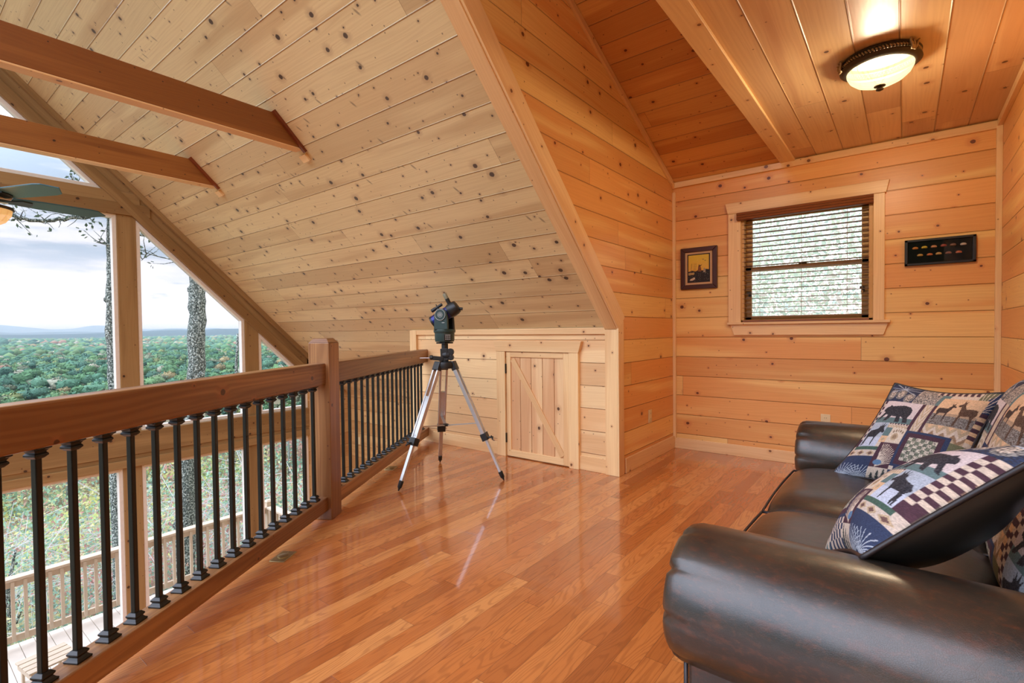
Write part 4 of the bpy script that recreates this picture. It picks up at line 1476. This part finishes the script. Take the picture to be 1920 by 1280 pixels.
def pillow(root, corn, tf, tb, p=2.4, q=.6, inset=.055, nn=220, back=None, pr=.006, **kw):
    off = np.array(root.location)
    corn = [np.array(c) - off for c in corn]
    P, u, v = pillow_grid(corn, tf, p, q, inset, nn, 1)
    a = grid_obj('front_panel', P, FABRIC, root, tap_cols(u, v, **kw))
    a['label'] = 'patchwork lodge tapestry front'
    Pb, u, v = pillow_grid(corn, tb, p, q, inset, 70, -1)
    b = grid_obj('back_panel', Pb, back or SUEDE, root, None if back is None else tap_cols(u, v, **kw), True)
    if back is None:
        b['label'] = 'plain black leather back'
    edge = list(P[0, ::6]) + list(P[::6, -1]) + list(P[-1, ::-6]) + list(P[::-6, 0])
    pts = []
    for e in edge:
        if not pts or np.linalg.norm(e - pts[-1]) > .004:
            pts.append(e)
    pts.append(pts[0])
    c = MB(); c.tube(pts, pr, 6); c.build('piping', PIPING, root, smooth=True)


sy = 2.335
sofa = thing('sofa', 'dark brown leather sofa with rolled arms and tapestry back cushions', 'sofa', (0, sy, 0))
sb_ = MB(); sb_.bx(-.43, .5, -1.06, 1.06, .075, .30)
sb_.build('base', LEATHER, sofa, bevel=.012)
ARMR, ARMZ = .18, .49
for s in (-1, 1):
    yc = s * .965
    rings = []
    for xx, k, pl in ((-.482, .05, 0), (-.484, .5, .3), (-.482, .78, .8), (-.475, .90, 1), (-.464, .965, 1), (-.445, 1.0, .6), (-.40, 1.01, .25), (-.3, 1.015, .05), (-.1, 1.02, 0), (.1, 1.02, 0), (.3, 1.01, 0), (.5, 1.0, 0)):
        r = []
        for i in range(96):
            a = 2 * PI * i / 96
            pleat = sum(math.exp(-((((a - pa + PI) % (2 * PI)) - PI) / .05) ** 2) for pa in [2 * PI * q / 9 + .35 for q in range(9)])
            rr = ARMR * k * (1 - .05 * pl * pleat) * (1 + .02 * math.cos(2 * a))
            r.append((xx + .012 * pl * pleat, yc + rr * math.cos(a), ARMZ + rr * math.sin(a) * .985))
        rings.append(r)
    m = MB(); m.rings(rings)
    arm = m.build('arm', LEATHER, sofa, smooth=True)
    m = MB(); m.bx(-.432, .5, yc - .11, yc + .11, .075, .46)
    m.build('arm_panel', LEATHER, arm, bevel=.012)
    m = MB(); m.tube([(-.436, yc - .107, .078), (-.436, yc - .107, .36)], .006, 6); m.tube([(-.436, yc + .107, .078), (-.436, yc + .107, .36)], .006, 6)
    m.build('piping', PIPING, arm, smooth=True)
    m = MB()
    for e in (-1, 1):
        for k in range(12):
            m.lathe([(.0065, 0), (.0055, .003), (.002, .0045)], (-.4385, yc + e * .095, .085 + k * .017), (-1, 0, 0), 8)
    m.build('nailhead_trim', NAIL, arm, smooth=True)
for (x, y) in ((-.38, -.98), (-.38, .98), (.44, -.98), (.44, .98)):
    m = MB(); m.lathe([(.03, 0), (.035, .02), (.028, .05), (.036, .08)], (x, y, 0), seg=18); m.build('foot', FRAME_RED, sofa, smooth=True, flat_angle=40)
m = MB(); m.prism([(.38, -.96, .28), (.5, -.96, .28), (.535, -.96, .86), (.525, -.96, .90), (.505, -.96, .86)], (0, 1.92, 0)); m.build('back_frame', LEATHER, sofa, bevel=.03)
for s in (-1, 1):
    y0, y1 = (s * .003, s * .775) if s > 0 else (-.775, -.003)
    corn = [(-.478, y1, .37), (-.478, y0, .37), (.25, y0, .37), (.25, y1, .37)]
    P, u, v = pillow_grid(corn, .118, 5, .45, -.012, 60, 1)
    cu = grid_obj('seat_cushion', P, LEATHER, sofa)
    Pb, u, v = pillow_grid(corn, .085, 7, .42, -.012, 40, -1)
    grid_obj('underside', Pb, LEATHER, cu, None, True)
    e = list(P[::4, 0]) + list(P[-1, ::4]) + list(P[::-4, -1]) + list(P[0, ::-4])
    m = MB()
    for dz_ in (.045, -.05):
        m.tube([Vector(q) + Z * dz_ for q in e] + [Vector(e[0]) + Z * dz_], .0055, 6)
    m.build('piping', PIPING, cu, smooth=True)
for s, nm in ((-1, 'near'), (1, 'far')):
    y0, y1 = (-.77, -.004) if s < 0 else (.004, .77)
    corn = [(.25, y1, .44), (.25, y0, .44), (.435, y0, .97), (.435, y1, .97)]
    P, u, v = pillow_grid(corn, .095, 4, .5, .0, 210, 1)
    cu = grid_obj('back_cushion', P, FABRIC, sofa, tap_cols(u, v, scale=1.0, ou=.0 if s > 0 else .37, ov=.0 if s > 0 else .3))
    Pb, u, v = pillow_grid(corn, .045, 4, .5, .0, 60, -1)
    grid_obj('cushion_back', Pb, SUEDE, cu, None, True)
    cu['label'] = 'tapestry back cushion with bears and pine trees'
    e = list(P[0, ::7]) + list(P[::7, -1]) + list(P[-1, ::-7]) + list(P[::-7, 0])
    m = MB(); m.tube(e + [e[0]], .007, 6); m.build('piping', PIPING, cu, smooth=True)

p1 = thing('throw_pillow', 'square lodge tapestry pillow propped upright in the far corner of the sofa', 'pillow', (-.05, 2.85, .47), 0, 'lodge tapestry throw pillows')
pillow(p1, [(-.285, 2.93, .468), (.16, 2.70, .475), (.335, 2.96, .912), (-.035, 3.04, .925)], .085, .07)
p2 = thing('throw_pillow', 'plump tapestry pillow with black leather back leaning on the near sofa arm', 'pillow', (-.1, 1.7, .5), 0, 'lodge tapestry throw pillows')
pillow(p2, [(-.205, 1.86, .475), (-.075, 1.40, .668), (.25, 1.43, .97), (.13, 1.9, .79)], .105, .115, flip=True, pr=.007)

# ------------------------------------------------------------------ deck
c = MB()
for k in range(55):
    y = -3.2 + k * .143
    if y > 4.3:
        break
    c.bx(-8.98, XG - GT, y, y + .138, zdeck - .035, zdeck, 0)
structure(c.build('deck_floor', DECKFLOOR, bevel=.003), 'pale deck boards outside the lower gable windows', 'deck')
dr = thing('deck_railing', 'weathered wooden deck railing outside the lower windows', 'railing', (-8.87, 0, zdeck))
c = MB(); c.bx(-.07, .07, -3.2, 4.3, .87, .905); c.build('cap_rail', DECKWOOD, dr, bevel=.004)
c = MB(); c.bx(-.02, .02, -3.2, 4.25, .78, .87); c.build('upper_rail', DECKWOOD, dr, bevel=.003)
c = MB(); c.bx(-.02, .02, -3.2, 4.25, .08, .165); c.build('lower_rail', DECKWOOD, dr, bevel=.003)
ki = 0
for k in range(63):
    y = -3.1 + k * .118
    if y > 4.2:
        break
    c = MB(); c.bx(.018, .053, y - .018, y + .018, .1, .86); c.build('baluster', DECKWOOD, dr)
for y in (4.28,):
    c = MB(); c.bx(-.05, .05, y - .05, y + .05, -.3, .98); c.rings([[( -.05 - .012, y - .062, .98), (.062, y - .062, .98), (.062, y + .062, .98), (-.062, y + .062, .98)], [(-.03, y - .03, 1.01), (.03, y - .03, 1.01), (.03, y + .03, 1.01), (-.03, y + .03, 1.01)]])
    c.build('post', DECKWOOD, dr, bevel=.003)
c = MB(); c.bx(.05, 1.55, 4.21, 4.35, .87, .905); c.build('cap_rail', DECKWOOD, dr, bevel=.004)
c = MB(); c.bx(.05, 1.55, 4.26, 4.30, .78, .87); c.build('upper_rail', DECKWOOD, dr, bevel=.003)
c = MB(); c.bx(.05, 1.55, 4.26, 4.30, .08, .165); c.build('lower_rail', DECKWOOD, dr, bevel=.003)
for k in range(12):
    c = MB(); c.bx(.13 + k * .118 - .018, .13 + k * .118 + .018, 4.225, 4.26, .1, .86); c.build('baluster', DECKWOOD, dr)
# low slatted footstool on the deck
fs_ = thing('deck_footstool', 'low slatted wooden footstool on the deck beyond the near balusters', 'footstool', (-7.75, 1.17, zdeck), .15)
for k in range(4):
    c = MB(); c.bx(-.2 + k * .105, -.11 + k * .105, -.22, .22, .235, .255); c.build('slat', DECKWOOD, fs_, bevel=.003)
for s in (-1, 1):
    c = MB(); c.bx(-.2, .2, s * .19 - .012, s * .19 + .012, .165, .235); c.build('side_rail', DECKWOOD, fs_, bevel=.003)
    for q in (-1, 1):
        c = MB(); c.bx(q * .17 - .022, q * .17 + .022, s * .165 - .012, s * .165 + .012, 0, .235); c.build('leg', DECKWOOD, fs_, bevel=.003)

# ------------------------------------------------------------------ land outside
nprng = np.random.RandomState(11)


def vnoise(x, y, s, seed=0):
    x = np.asarray(x, float) / s + seed * 17.3
    y = np.asarray(y, float) / s + seed * 9.1
    xi, yi = np.floor(x), np.floor(y)
    fx, fy = x - xi, y - yi
    fx = fx * fx * (3 - 2 * fx); fy = fy * fy * (3 - 2 * fy)
    hsh = lambda a, b: np.modf(np.abs(np.sin(a * 127.1 + b * 311.7) * 43758.5453))[0]
    return (hsh(xi, yi) * (1 - fx) + hsh(xi + 1, yi) * fx) * (1 - fy) + (hsh(xi, yi + 1) * (1 - fx) + hsh(xi + 1, yi + 1) * fx) * fy


def terr(x, y):
    x = np.asarray(x, float); y = np.asarray(y, float)
    d = np.maximum(0, -9.3 - x) + .35 * np.maximum(0, y - 7)
    near = -4.6 - .27 * np.minimum(d, 110) - 3 * (1 - np.exp(-d / 30))
    far = (vnoise(x, y, 260, 1) - .5) * 14 * np.clip((d - 60) / 300, 0, 1) + (vnoise(x, y, 900, 2) - .5) * 16 * np.clip((d - 300) / 900, 0, 1)
    back = np.where(x > -8, np.maximum(0, y - 6) * .16, 0)
    return near + far + (vnoise(x, y, 7, 3) - .5) * .8 + back


# ground sheet, polar grid round the house
na, nr_ = 140, 90
ang = np.radians(np.linspace(10, 290, na))
rad = 7.4 * (14000 / 7.4) ** np.linspace(0, 1, nr_)
GX = rad[:, None] * np.cos(ang)[None] - 1.0
GY = rad[:, None] * np.sin(ang)[None]
GZ_ = terr(GX, GY)
P = np.stack([GX, GY, GZ_], -1)
gmat = simple('leaf_litter_ground', (122, 116, 92), 0.9, 0.1, var=.3, scale=.6)
g = grid_obj('ground', P, gmat, None)
structure(g, 'wooded hillside falling away from the house', 'ground')

# distant ridges
hill = simple('wooded_mountain', (54, 70, 62), 0.9, 0.05, var=.15, scale=.004)
for k, (dist, hh, seed, wl) in enumerate(((5600, 70, 4, 1300), (9000, 210, 5, 2100), (13500, 380, 6, 3000))):
    aa = np.radians(np.linspace(95, 190, 220))
    cx_, cy_ = dist * np.cos(aa), dist * np.sin(aa)
    hgt = hh * (.02 + 1.05 * (lambda q: q ** 1.5)(vnoise(cx_, cy_, wl, seed) * .65 + vnoise(cx_, cy_, wl * .3, seed) * .25 + vnoise(cx_, cy_, wl * .1, seed) * .1))
    rows = []
    for f, zz in ((.78, -.6), (.86, .12), (.93, .6), (1.0, 1.0), (1.07, .5), (1.2, -.6)):
        nz_ = 1 + .25 * (vnoise(cx_ * f, cy_ * f, wl * .12, seed + 3) - .5) * (1 if zz < 1 and zz > 0 else 0)
        rows.append(np.stack([cx_ * f, cy_ * f, np.where(zz > 0, hgt * zz * nz_, 60 * zz)], -1))
    g = grid_obj('hills', np.stack(rows), hill, None)
    structure(g, 'blue wooded ridge far beyond the valley', 'hills')


def ico(sub):
    bm = bmesh.new()
    bmesh.ops.create_icosphere(bm, subdivisions=sub, radius=1)
    bm.verts.ensure_lookup_table()
    v = np.array([tuple(q.co) for q in bm.verts])
    f = np.array([[q.index for q in p.verts] for p in bm.faces])
    bm.free()
    return v, f


ICO = {k: ico(k) for k in (1, 2, 3)}
GREENS = [(96, 138, 98), (88, 132, 106), (108, 146, 100), (84, 124, 104), (118, 150, 106), (138, 150, 100), (158, 146, 108), (160, 130, 110), (98, 140, 114), (130, 142, 116), (164, 166, 146)]


def crown_color(x, y):
    q = vnoise(x, y, 60, 8)
    r = nprng.rand()
    if r < .66:
        c = GREENS[nprng.randint(0, 5)]
    elif r < .88:
        c = GREENS[[8, 3, 9][nprng.randint(3)]]
    else:
        c = GREENS[[5, 6, 7, 10][nprng.randint(4)]]
    f = .85 + .3 * nprng.rand()
    return tuple(q_ * f for q_ in lin(*c))


def crown_blob(x, y, z, r, sub, rng):
    """lumpy broadleaf crown as arrays"""
    v, f = ICO[sub]
    v = v.copy()
    lob = rng.randn((9, 16, 34)[sub - 1], 3)
    lob /= np.linalg.norm(lob, axis=1)[:, None]
    lob[:, 2] = np.abs(lob[:, 2]) * .8
    k = np.ones(len(v))
    for l in lob:
        k += (.30, .30, .26)[sub - 1] * np.exp(-((1 - v @ l) / (.12, .07, .035)[sub - 1])) - .03
    k *= 1 + .10 * rng.randn(len(v)) * (1 if sub > 1 else .5)
    return v * k[:, None] * np.array([r, r, r * (.8 + .45 * rng.rand())]) + np.array([x, y, z]), f


def merge_obj(name, vs, fs, cols, mat, parent=None):
    V = np.concatenate(vs)
    off = np.cumsum([0] + [len(v) for v in vs[:-1]])
    F = np.concatenate([f + o for f, o in zip(fs, off)])
    CO = np.concatenate([np.tile(c, (len(v), 1)) for c, v in zip(cols, vs)])
    me = bpy.data.meshes.new(name)
    me.vertices.add(len(V)); me.vertices.foreach_set('co', V.astype(np.float32).ravel())
    k = F.shape[1]
    me.loops.add(F.size); me.loops.foreach_set('vertex_index', F.astype(np.int32).ravel())
    me.polygons.add(len(F)); me.polygons.foreach_set('loop_start', np.arange(0, F.size, k, dtype=np.int32))
    me.update(calc_edges=True)
    me.polygons.foreach_set('use_smooth', np.ones(len(F), dtype=bool))
    grid_attr(me, CO)
    me.materials.append(mat)
    o = bpy.data.objects.new(name, me)
    COL.objects.link(o)
    o.parent = parent
    return o


# leaf quads
def leaf_cloud(centers, size, tint):
    k = len(centers)
    a = nprng.randn(k, 3); a /= np.linalg.norm(a, axis=1)[:, None]
    b = np.cross(a, nprng.randn(k, 3)); b /= np.linalg.norm(b, axis=1)[:, None]
    s = np.asarray(size).reshape(-1, 1) * np.ones((k, 1))
    V = np.stack([centers - a * s, centers + b * s * .55, centers + a * s, centers - b * s * .55], 1).reshape(-1, 3)
    F = np.arange(4 * k).reshape(-1, 4)
    T = np.repeat(tint, 4, 0)
    return V, F, T


def cloud_obj(name, V, F, T, mat, parent=None):
    me = bpy.data.meshes.new(name)
    me.vertices.add(len(V)); me.vertices.foreach_set('co', V.astype(np.float32).ravel())
    me.loops.add(F.size); me.loops.foreach_set('vertex_index', F.astype(np.int32).ravel())
    me.polygons.add(len(F)); me.polygons.foreach_set('loop_start', np.arange(0, F.size, 4, dtype=np.int32))
    me.update(calc_edges=True)
    grid_attr(me, T)
    me.materials.append(mat)
    o = bpy.data.objects.new(name, me); COL.objects.link(o); o.parent = parent
    return o


vs, fs, cols = [], [], []
solo = []
tufts = []


def tuft(v, f, col_, k, r):
    """leafy sprays standing out of a crown"""
    t = v[f[nprng.randint(0, len(f), k)]]
    w = nprng.dirichlet((1, 1, 1), k)
    p = (t * w[..., None]).sum(1)
    nr = np.cross(t[:, 1] - t[:, 0], t[:, 2] - t[:, 0])
    nr /= np.linalg.norm(nr, axis=1)[:, None] + 1e-9
    p = p + nr * (nprng.rand(k, 1) * .16 * r)
    nr = nr * .8 + nprng.randn(k, 3) * .5
    nr /= np.linalg.norm(nr, axis=1)[:, None]
    a = np.cross(nr, nprng.randn(k, 3)); a /= np.linalg.norm(a, axis=1)[:, None]
    b = np.cross(nr, a)
    s = r * (.07 + .10 * nprng.rand(k, 1))
    V = np.stack([p - a * s, p + b * s * .7, p + a * s, p - b * s * .7], 1).reshape(-1, 3)
    T = np.repeat(np.array(col_)[None] * (.62 + .9 * nprng.rand(k, 1)), 4, 0)
    return V, T


def in_view(x, y, pad=0.12):
    a = math.atan2(-x, y)
    return 1.02 - pad < a < 1.52 + pad


for (d0, d1, area, r0, r1, sub) in ((150, 330, 54, 3.2, 7.0, 3), (330, 800, 66, 3.4, 7.2, 2), (800, 1500, 110, 4.0, 8.5, 1), (1500, 4600, 800, 8, 16, 1)):
    nn_ = int(.74 * (d1 * d1 - d0 * d0) / 2 / area)
    for _ in range(nn_):
        d = math.sqrt(d0 * d0 + (d1 * d1 - d0 * d0) * nprng.rand())
        a = .90 + .74 * nprng.rand()
        x, y = -d * math.sin(a), d * math.cos(a)
        r = r0 + (r1 - r0) * nprng.rand()
        hh = 9 + 7 * nprng.rand() + (3 if sub == 1 else 0)
        z = float(terr(x, y)) + hh - r * .5
        col_ = crown_color(x, y)
        if d < 260 and in_view(x, y) and len(solo) < 60:
            solo.append((x, y, z, r, col_, d))
            continue
        v, f = crown_blob(x, y, z, r, sub, nprng)
        vs.append(v); fs.append(f); cols.append(col_)
        if d < 760:
            tufts.append(tuft(v, f, col_, 150 if d < 330 else 90, r))
o = merge_obj('forest_canopy', vs, fs, cols, CANOPY)
tv = np.concatenate([q[0] for q in tufts]); tt = np.concatenate([q[1] for q in tufts])
lf = cloud_obj('leaves', tv, np.arange(len(tv)).reshape(-1, 4), tt, CANOPY, o)
lf['kind'] = 'stuff'
tag(o, 'wooded valley canopy stretching to the blue ridges', 'forest', kind='stuff')
for i, (x, y, z, r, col_, d) in enumerate(solo):
    v, f = crown_blob(0, 0, z - float(terr(x, y)), r, 3, nprng)
    warm = col_[0] > col_[1] * .85
    t = thing('forest_tree', 'autumn toned broadleaf tree at the near edge of the valley forest' if warm else 'green broadleaf tree at the near edge of the valley forest', 'tree', (x, y, float(terr(x, y))), 0, 'autumn trees at the forest edge' if warm else 'green trees at the forest edge')
    cr = merge_obj('crown', [v], [f], [tuple(q * .8 for q in col_)], CANOPY, t)
    V, T = tuft(v, f, col_, 420, r)
    cloud_obj('leaves', V, np.arange(len(V)).reshape(-1, 4), T, CANOPY, cr)['kind'] = 'stuff'
    c = MB(); c.tube([(0, 0, -.5), (.2, .1, (z - float(terr(x, y))) * .5), (0, 0, z - float(terr(x, y)))], .3, 7, [.34, .26, .14])
    c.build('trunk', BARK, t, smooth=True)


# undergrowth on the near slope
LEAFC = np.array([lin(*q) for q in ((176, 200, 146), (204, 210, 136), (154, 190, 154), (210, 206, 160), (148, 182, 164), (190, 160, 142), (198, 150, 142), (174, 194, 180), (132, 170, 146))])


def brush(nc, dmin, dmax, amin, amax, per, sz):
    C, Sz, T = [], [], []
    for _ in range(nc):
        d = dmin * (dmax / dmin) ** nprng.rand()
        a = amin + (amax - amin) * nprng.rand()
        x, y = -8.5 - d * math.sin(a), 1.5 + d * math.cos(a)
        hgt = 1.0 + 3.2 * nprng.rand() * min(1, d / 14) + max(0, d - 40) * .045 * nprng.rand()
        w = .7 + .05 * d * nprng.rand()
        k = per
        p = nprng.randn(k, 3) * np.array([w, w, hgt * .3]) + np.array([x, y, float(terr(x, y)) + hgt * .6])
        C.append(p)
        Sz.append(np.full(k, sz * (.6 + d / 13)) * (.6 + .8 * nprng.rand(k)))
        q = vnoise(x, y, 9, 12) * 8.99
        base_ = LEAFC[int(q)] if nprng.rand() < .85 else LEAFC[nprng.randint(len(LEAFC))]
        T.append(np.tile(base_, (k, 1)) * (.7 + .6 * nprng.rand(k, 1)))
    return leaf_cloud(np.concatenate(C), np.concatenate(Sz), np.concatenate(T))


V, F, T = brush(3600, 3.0, 185, .70, 1.75, 84, .042)
# pale bare twigs among the brush
tw = []
for _ in range(800):
    d = 3.5 * (60 / 3.5) ** nprng.rand()
    a = .72 + 1.0 * nprng.rand()
    x, y = -8.5 - d * math.sin(a), 1.5 + d * math.cos(a)
    p = np.array([x, y, float(terr(x, y)) + 1 + 3 * nprng.rand()])
    dr = nprng.randn(3) * np.array([1, 1, .8])
    dr /= np.linalg.norm(dr)
    s_ = np.cross(dr, nprng.randn(3)); s_ /= np.linalg.norm(s_)
    L = .4 + .9 * nprng.rand()
    wd = .005 + .0009 * d
    tw.append(np.stack([p - dr * L - s_ * wd, p - dr * L + s_ * wd, p + dr * L + s_ * wd * .5, p + dr * L - s_ * wd * .5]))
tw = np.concatenate(tw)
V = np.concatenate([V, tw]); T = np.concatenate([T, np.tile(np.array([lin(206, 208, 204)]), (len(tw), 1))])
F = np.arange(len(V)).reshape(-1, 4)
o = cloud_obj('undergrowth', V, F, T, LEAF)
tag(o, 'pale green and rusty brush on the slope below the deck', 'undergrowth', kind='stuff')


PALEC = np.array([lin(*q) for q in ((228, 238, 216), (216, 234, 216), (234, 238, 222), (212, 230, 222), (238, 226, 218))])  # leaf colours whitened to stand in for the overexposed glow outside


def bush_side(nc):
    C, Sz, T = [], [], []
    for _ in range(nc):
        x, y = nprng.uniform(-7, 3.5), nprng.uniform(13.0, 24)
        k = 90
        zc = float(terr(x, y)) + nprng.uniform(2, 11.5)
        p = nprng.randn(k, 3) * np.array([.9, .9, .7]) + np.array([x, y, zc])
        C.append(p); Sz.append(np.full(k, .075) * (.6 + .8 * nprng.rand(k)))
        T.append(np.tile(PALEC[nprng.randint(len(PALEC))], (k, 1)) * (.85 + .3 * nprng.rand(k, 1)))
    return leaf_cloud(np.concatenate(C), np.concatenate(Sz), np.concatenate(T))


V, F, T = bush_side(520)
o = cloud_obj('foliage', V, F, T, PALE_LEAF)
tag(o, 'leaves tinted near white for window glow, close behind the small blinds window', 'foliage', kind='stuff')


# ------------------------------------------------------------------ trees by the deck
def wander(path, steps, amp, rng):
    P = [Vector(p) for p in path]
    out = []
    for i in range(len(P) - 1):
        for k in range(steps):
            q = P[i].lerp(P[i + 1], k / steps)
            if out:
                q += Vector((rng.uniform(-1, 1), rng.uniform(-1, 1), rng.uniform(-1, 1))) * amp
            out.append(q)
    out.append(P[-1])
    return out


def tree(label, trunk, r0, r1, branches, leaves, seed):
    rng = random.Random(seed)
    base_ = Vector(trunk[0])
    t = thing('tree', label, 'tree', base_)
    p = wander([Vector(q) - base_ for q in trunk], 8, r0 * .08, rng)
    k = len(p)
    c = MB(); c.tube(p, r0, 14, [(r0 + (r1 - r0) * i / (k - 1)) * (1 + .06 * rng.uniform(-1, 1)) for i in range(k)])
    for _ in range(5):
        i = rng.randrange(3, k - 1); a = rng.uniform(0, 6.3)
        q = p[i] + Vector((math.cos(a), math.sin(a), 0)) * r0 * .8
        c.lathe([(r0 * .1, -r0 * .5), (r0 * .34, -r0 * .2), (r0 * .34, r0 * .15), (r0 * .1, r0 * .45)], q, (0, 0, 1), 9)
    c.build('trunk', BARK, t, smooth=True)
    LC = []
    for bp_, br in branches:
        pts = wander([Vector(q) - base_ for q in bp_], 5, br * .5, rng)
        c = MB(); c.tube(pts, br, 8, [br * (1 - .6 * i / (len(pts) - 1)) for i in range(len(pts))])
        for i in range(2, len(pts) - 1):
            for _ in range(2):
                if rng.random() < .75:
                    d = Vector((rng.uniform(-1, 1), rng.uniform(-1, 1), rng.uniform(-.5, 1.1))).normalized()
                    tip = pts[i] + d * rng.uniform(.15, .5)
                    m1 = pts[i].lerp(tip, .5) + Vector((rng.uniform(-.05, .05), rng.uniform(-.05, .05), rng.uniform(-.05, .05)))
                    c.tube([pts[i], m1, tip], .006, 5, [.009, .006, .003])
                    if rng.random() < leaves:
                        LC += [tip + Vector((rng.uniform(-.09, .09), rng.uniform(-.09, .09), rng.uniform(-.1, .05))) for _ in range(rng.randint(2, 5))]
        c.build('branch', BARK, t, smooth=True)
    if LC:
        C = np.array([tuple(q) for q in LC])
        V, F, T = leaf_cloud(C, np.full(len(C), .045), np.tile(np.array([lin(86, 104, 84)]), (len(C), 1)))
        o = cloud_obj('leaves', V, F, T, LEAF, t)
        o['kind'] = 'stuff'
    return t


gz = lambda x, y: float(terr(x, y)) - .3
tree('slender lichen covered tree close left of the gable post with a long side branch',
     [(-12.3, 2.96, gz(-12.3, 3)), (-12.3, 2.97, .2), (-12.3, 2.94, 1.3), (-12.3, 2.96, 2.1), (-12.3, 3.0, 3.7), (-12.2, 2.95, 5.0), (-12.4, 2.6, 8.0)], .13, .06,
     [([(-12.3, 3.06, 3.5), (-12.2, 2.8, 3.56), (-12.2, 2.48, 3.41), (-12.2, 2.1, 3.3), (-12.2, 1.72, 3.24), (-12.2, 1.4, 3.36), (-12.3, .9, 3.5)], .05),
      ([(-12.25, 2.95, 4.9), (-12.0, 2.46, 4.2), (-12.0, 2.2, 4.46), (-12, 1.7, 4.9)], .035),
      ([(-12.3, 2.8, 6.3), (-12, 2.0, 4.9), (-12, 1.44, 5.2), (-12, .8, 5.4)], .05),
      ([(-12.3, 2.7, 7.0), (-12, 1.6, 5.4), (-12, .9, 5.0), (-12, .3, 5.3)], .03),
      ([(-12.2, 2.9, 4.6), (-12.0, 2.5, 3.7), (-11.9, 2.3, 4.1)], .03),
      ([(-12.3, 3.0, 3.0), (-12.2, 2.85, 2.95), (-12.2, 2.7, 2.98)], .012)], .8, 5)
tree('thick lichen covered trunk leaning slightly beyond the right gable window',
     [(-11.5, 3.75, gz(-11.5, 3.75)), (-11.5, 3.9, -1.6), (-11.5, 4.12, 0), (-11.5, 4.16, 1.5), (-11.5, 4.2, 2.5), (-11.5, 4.3, 5.0), (-11.6, 4.1, 8.0)], .185, .12,
     [([(-11.5, 4.25, 3.6), (-11.5, 3.46, 3.19), (-11.5, 3.15, 3.08)], .05),
      ([(-11.5, 4.25, 4.0), (-11.4, 3.7, 3.6), (-11.4, 3.2, 3.5)], .03),
      ([(-11.5, 4.2, 2.6), (-11.4, 3.3, 2.75), (-11.4, 3.2, 2.6)], .012)], .9, 9)
tree('small spindly tree rising behind the deck rail right of the thick trunk',
     [(-15.5, 6.35, gz(-15.5, 6.3)), (-15.5, 6.4, -3.0), (-15.4, 6.5, -1.2), (-15.3, 6.6, 1.2)], .10, .03,
     [([(-15.45, 6.45, -1.6), (-15.2, 6.9, -.6), (-15.1, 7.1, -.2)], .03), ([(-15.45, 6.45, -2.2), (-15.5, 6.0, -1.2)], .025)], .6, 21)
tree('thin dark sapling at the left edge below the band',
     [(-13.5, 1.45, gz(-13.5, 1.4)), (-13.5, 1.55, -5.0), (-13.4, 1.5, -3.6), (-13.4, 1.62, -2.9)], .06, .02,
     [([(-13.5, 1.55, -4.6), (-13.4, 1.8, -3.7)], .02), ([(-13.5, 1.55, -4.2), (-13.4, 1.3, -3.4)], .02)], .5, 31)

# ------------------------------------------------------------------ haze over the valley
m, n = material('valley_haze')
vsn = n.new('ShaderNodeVolumeScatter')
vsn.inputs['Color'].default_value = (.52, .76, 1.0, 1)
vsn.inputs['Density'].default_value = 1.25e-4
n.out(None, vsn.outputs[0])
c = MB(); c.bx(-16000, -130, -6000, 14000, -160, 420)
o = c.build('haze', m)
tag(o, 'blue haze lying over the valley and ridges', 'haze', kind='stuff')
